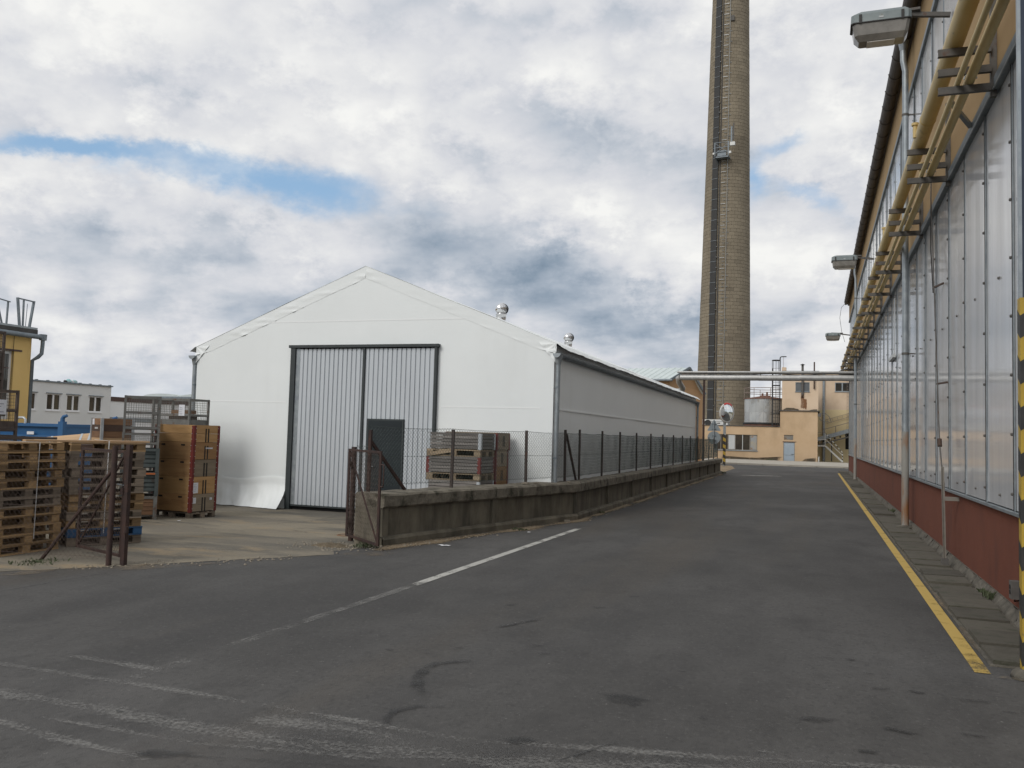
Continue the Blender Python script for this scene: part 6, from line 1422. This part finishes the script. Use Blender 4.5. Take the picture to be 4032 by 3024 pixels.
# lightning conductor
t = thing('lightning_cable', 'thin dark lightning conductor cable hanging down the translucent wall', 'cable', (1.95, 15.8, 0))
g = MB(); cab = [(.04, 1.55, 7.2), (.0, 1.30, 6.4), (.0, .95, 5.0), (.0, .70, 4.0), (.0, .45, 3.0), (-.01, .22, 2.3), (-.02, .02, 1.9), (-.03, -.35, 1.5), (-.06, -.82, 1.28), (-.09, -1.0, .8), (-.09, -1.02, .25)]
g.tube(cab, .012, 6); cb = g.build('cable', 'bracket', t)
g = MB(); g.tube([(.05, 1.72, 7.1), (.02, 1.50, 5.5), (.0, 1.0, 4.6)], .010, 5); g.build('cable', 'black', t)
for p in ((-.0, .95, 4.68), (-.0, .50, 2.93)): MB().bar((p[0], p[1] - .0, p[2]), (p[0] + .10, p[1] - .95 * .0 - .45, p[2]), .025, .03).build('stand_off', 'brownsteel', t)
g = MB(); g.cyl((-.02, -.02, 1.86), (-.02, .03, 1.98), .035, n=8); g.build('test_clamp', 'brownsteel', t)
t = thing('conductor_guard', 'slim pale angle iron guard leaning at the red plinth', 'guard', (1.87, 14.75, .045))
g = MB(); g.box(-.022, .022, -.004, .004, 0, 1.50); g.box(-.022, -.016, -.03, -.0045, 0, 1.50); g.v = [(a - .02 * c, b, c) for a, b, c in g.v]; g.build('angle_iron', 'wood_frame', t); bx(-.01, .20, -.02, .02, .98, 1.04).build('fixing_arm', 'wood_frame', t); bx(-.05, .05, -.05, .05, -.03, .10).build('foot', 'bracket', t)
# floodlights
def flood(label, yy):
    t = thing('floodlight', label, 'lamp', (FX - .03, yy, 9.0), 0, 'floodlights on the factory wall')
    MB().bar((-.75, 0, .09), (0, 0, -.02), .07, .07).build('arm', 'bracket', t); MB().bar((-1.15, .10, .16), (-.45, -.02, .12), .16, .04).build('mount_plate', 'bracket', t)
    def sec(z, x0, x1, y0, y1, ch): return [(x0 + ch, y0, z), (x1 - ch, y0, z), (x1, y0 + ch, z), (x1, y1 - ch, z), (x1 - ch, y1, z), (x0 + ch, y1, z), (x0, y1 - ch, z), (x0, y0 + ch, z)]
    def loft(secs, nm, m, par=t):
        g = MB(); vs = [p for s_ in secs for p in s_]; k = 8
        g.add(vs, [(i * k + j, i * k + (j + 1) % k, (i + 1) * k + (j + 1) % k, (i + 1) * k + j) for i in range(len(secs) - 1) for j in range(k)] + [tuple(range(k)), tuple((len(secs) - 1) * k + j for j in range(k))]); return g.build(nm, m, par)
    X0, X1 = -1.53, -.60
    hs_ = loft([sec(-.06, X0, X1, -.22, .22, .05), sec(.08, X0, X1, -.22, .22, .05), sec(.14, X0 + .10, X1 - .04, -.17, .17, .06)], 'housing', 'lamp_grey')
    loft([sec(-.075, X0 - .01, X1 + .01, -.23, .23, .05), sec(-.058, X0 - .01, X1 + .01, -.23, .23, .05)], 'gasket', 'black_iron', hs_)
    loft([sec(-.36, X0 + .12, X1 - .10, -.13, .13, .03), sec(-.27, X0 + .05, X1 - .05, -.19, .19, .05), sec(-.076, X0 + .02, X1 - .02, -.21, .21, .05)], 'diffuser', 'lamp_glass')
    bx(X0 + .25, X1 - .25, -.12, .12, -.375, -.362).build('tube_cover', 'lamp_white', t)
    for x in (X0 + .12, X1 - .16): bx(x, x + .045, -.24, -.221, -.08, .07).build('clip', 'black_iron', t)
    bx(-1.10, -1.03, -.226, -.221, -.02, .01).build('rating_plate', 'panel_light', t)
    return t
flood('grey floodlight on arm above the downpipe with rust, first along the wall', 15.3); flood('grey floodlight on arm, second along the factory wall', 35.2); flood('grey floodlight on arm near the far end of the factory eave', 63.0 - 3.2)
# loose wire at the far floodlight
t = thing('loose_wire', 'thin loose wire drooping from the end of the eave gutter', 'wire', (1.75, 60.4, 8.6)); g = MB(); g.tube([(.0, 0, 2.6), (-.25, 0, 2.3), (-.34, 0, 1.6), (-.22, 0, .7), (-.02, 0, .0)], .012, 5); g.build('strand', 'black', t)

# ------------------------------------------------------------------ door jamb at the right edge with striped guard, socket box
t = thing('guard_post', 'yellow and black striped steel guard post before the blue door frame', 'post', (1.662, 8.05, 0)); core = bx(-.085, .085, -.05, .05, 0, 3.10).build('shaft', 'yellow_paint', t)
for k in range(8):
    z0 = .10 + .38 * k; lo_ = [(-.087, -.052, z0 + .0), (.087, -.052, z0 + .12), (.087, .052, z0 + .18), (-.087, .052, z0 + .06)]; hi_ = [(x, y_, z_ + .19) for x, y_, z_ in lo_]
    g = MB(); g.add(lo_ + hi_, [(0, 1, 5, 4), (1, 2, 6, 5), (2, 3, 7, 6), (3, 0, 4, 7)]); g.build('black_band', 'black_paint', core)
g = MB(); g.lathe([(.001, 0), (.17, 0), (.15, .05), (.10, .08)], n=12); g.jitter(.02, 8, 2); g.build('concrete_foot', 'footing', t)
t = thing('door_frame', 'dark blue steel door frame column above the striped guard', 'door frame', (1.745, 8.30, 0)); bx(-.10, .0, -.06, .10, 0, 8.6).build('jamb', 'blue_frame', t); bx(-.125, -.101, -.06, .0, 0, 8.6).build('edge_strip', 'zinc', t); bx(.005, .40, -.05, .10, 0, 8.6).build('infill_sheet', 'white_wall', t); 
t = thing('socket_box', 'small grey double socket box on the red plinth', 'socket', (2.03, 10.62, .24)); bx(-.05, .05, -.06, .06, 0, .19).build('body', 'bracket', t)
for z in (.07, .125): g = MB(); g.cyl((-.0515, 0, z), (-.058, 0, z), .024, n=12); g.build('outlet', 'black', t)
g = MB(); g.tube([(.0, 0, .0), (-.01, .01, -.03), (.03, .05, -.03), (.04, .0, .0)], .007, 5); g.build('cable', 'black', t)

# ------------------------------------------------------------------ weeds, rubble, litter
def weed(loc, label, n, h, sp, name='weed_tuft'):
    g = MB()
    for i in range(n):
        a = random.random() * 6.28; rr = sp * random.random(); b = Vector((rr * math.cos(a), rr * math.sin(a), 0)); d_ = Vector((jit(.6), jit(.6), 1)).normalized() * h * random.uniform(.4, 1); s_ = Vector((jit(1), jit(1), 0)).normalized() * .006
        g.add([b - s_, b + s_, b + d_ * .6 + s_ * .7 + Vector((jit(.01), jit(.01), 0)), b + d_ + Vector((jit(.03), jit(.03), -.01))], [(0, 1, 2, 3)])
    return stuff(tag(g.build(name, 'weed', None, loc, fix=False), label, 'weed'))
weed((1.99, 11.75, .045), 'green weed tuft at the foot of the red plinth near the socket box', 60, .13, .09); weed((1.97, 12.15, .045), 'smaller weed tuft a step past the plinth weed', 40, .09, .07)
weed((1.98, 25.5, .045), 'weed tuft at the red plinth beyond the rusty downpipe', 50, .14, .12)
for i, (x, y, n, h, sp, lab) in enumerate([(-6.75, 12.2, 90, .10, .22, 'dry weeds at the foot of the open gate leaf'), (-9.6, 8.6, 110, .06, .35, 'weeds under the slanting fence brace'), (-5.02, 20.5, 60, .10, .2, 'weeds at the wall foot past its corner'), (-5.05, 49.9, 90, .18, .3, 'weeds at the far end of the wall'), (-5.6, 50.8, 80, .15, .5, 'weeds on the dirt corner before the mirror'), (-4.3, 87.2, 70, .35, .5, 'dry weeds at the boiler house wall left of its door'), (-5.45, 15.9, 50, .07, .15, 'tiny weeds along the wall ledge')]):
    weed((x, y, .0 if x > -9 else yz(y)), lab, n, h, sp)
rub = MB()
for i in range(420):
    k = random.random()
    if k < .45: x, y = -7.2 + random.gauss(0, .35), 12.15 + random.gauss(0, .3)
    elif k < .7: s_ = random.random(); x, y = -8.9 + 2.1 * s_ + random.gauss(0, .12), 8.5 + 2.4 * s_ + random.gauss(0, .12)
    else: yy = 12.6 + 36 * random.random() ** 2; x, y = (xe(yy) + .42 + abs(random.gauss(0, .12))), yy
    s_ = random.uniform(.006, .022); z0 = (yz(y) if x < xe(y) else 0.004)
    rub.add([(x - s_, y - s_ * .8, z0), (x + s_, y - s_, z0), (x + s_ * .9, y + s_, z0), (x - s_ * .8, y + s_ * .9, z0), (x + jit(s_ * .5), y + jit(s_ * .5), z0 + s_ * random.uniform(.6, 1.3))], [(0, 1, 4), (1, 2, 4), (2, 3, 4), (3, 0, 4)])
o = stuff(rub.build('gravel', 'stone')); o['label'] = 'scattered grit and small rubble at the yard mouth and wall foot'; o['category'] = 'gravel'
for i, (x, y, s_, lab) in enumerate([(-12.6, 13.3, .10, 'brown broken brick piece beside the mixed steel stack'), (-5.05, 17.9, .06, 'fist sized stone at the wall corner foot')]):
    g = MB(); g.box(-s_, s_, -s_ * .6, s_ * .6, 0, s_ * .9); g.jitter(s_ * .2, 9, i); tag(g.build('brick_piece' if i == 0 else 'stone', 'rustwood' if i == 0 else 'stone', None, (x, y, yz(y) if i == 0 else 0.0), .5), lab, 'rubble')
for i, (x, y, w_, lab) in enumerate([(-5.75, 13.0, .10, 'flat white paper scrap on the road near the gate leaf'), (-5.15, 15.6, .04, 'small white scrap on the wall ledge dirt'), (-11.9, 13.9, .05, 'crumpled white scrap before the orange crates')]):
    g = MB(); g.grid(lambda a, b: ((a - .5) * w_ * 2, (b - .5) * w_, .012 + .012 * mnoise.noise(Vector((a * 4, b * 4, i)))), 5, 4, False); tag(g.build('paper_scrap', 'litter', None, (x, y, .0 if x > -9 else yz(y)), i), lab, 'litter')
# pile of leaves and grit behind the gate leaf
g = MB(); g.grid(lambda a, b: ((a - .5) * .9, (b - .5) * .6, -.03 + .075 * max(0, 1 - ((a - .5) ** 2 + (b - .5) ** 2) * 4.5) + .02 * mnoise.noise(Vector((a * 9, b * 9, 0)))), 18, 14); o = stuff(g.build('debris_heap', 'leaf_litter', None, (-7.35, 12.1, yz(12.1)))); o['label'] = 'low heap of dry leaves and grit at the gate hinge'; o['category'] = 'debris'
# broken concrete crack lines in the yard
for i, pts_ in enumerate([[(-10.9, 13.1), (-10.5, 13.0), (-10.1, 13.15), (-9.6, 13.0)], [(-9.2, 13.7), (-8.6, 13.5), (-8.0, 13.6), (-7.5, 13.4)], [(-9.0, 10.6), (-8.3, 10.7), (-7.7, 10.9)], [(-8.6, 10.0), (-8.1, 10.0)], [(-11.5, 15.5), (-10.6, 15.3), (-9.6, 15.5), (-8.4, 15.2)], [(-10.2, 17.2), (-9.9, 15.5), (-10.3, 13.9)]]):
    pp = []
    for a, b in zip(pts_, pts_[1:]): pp += [(x + jit(.03), y + jit(.03)) for x, y in line(a, b, 6)[:-1]]
    o = strip('yard_crack', 'moist', pp + [pts_[-1]], .045, 0, yard, .2, .8)
    for v in o.data.vertices: v.co.z = yz(v.co.y) + .016
# manhole-like iron ring at the gate
g = MB(); g.lathe([(.13, .0), (.15, .012), (.16, .0)], n=20); tag(g.build('iron_ring', 'rustwood', None, (-7.95, 13.6, yz(13.6) + .006)), 'rusty iron ring lying flat on the yard near the gate post', 'ring')
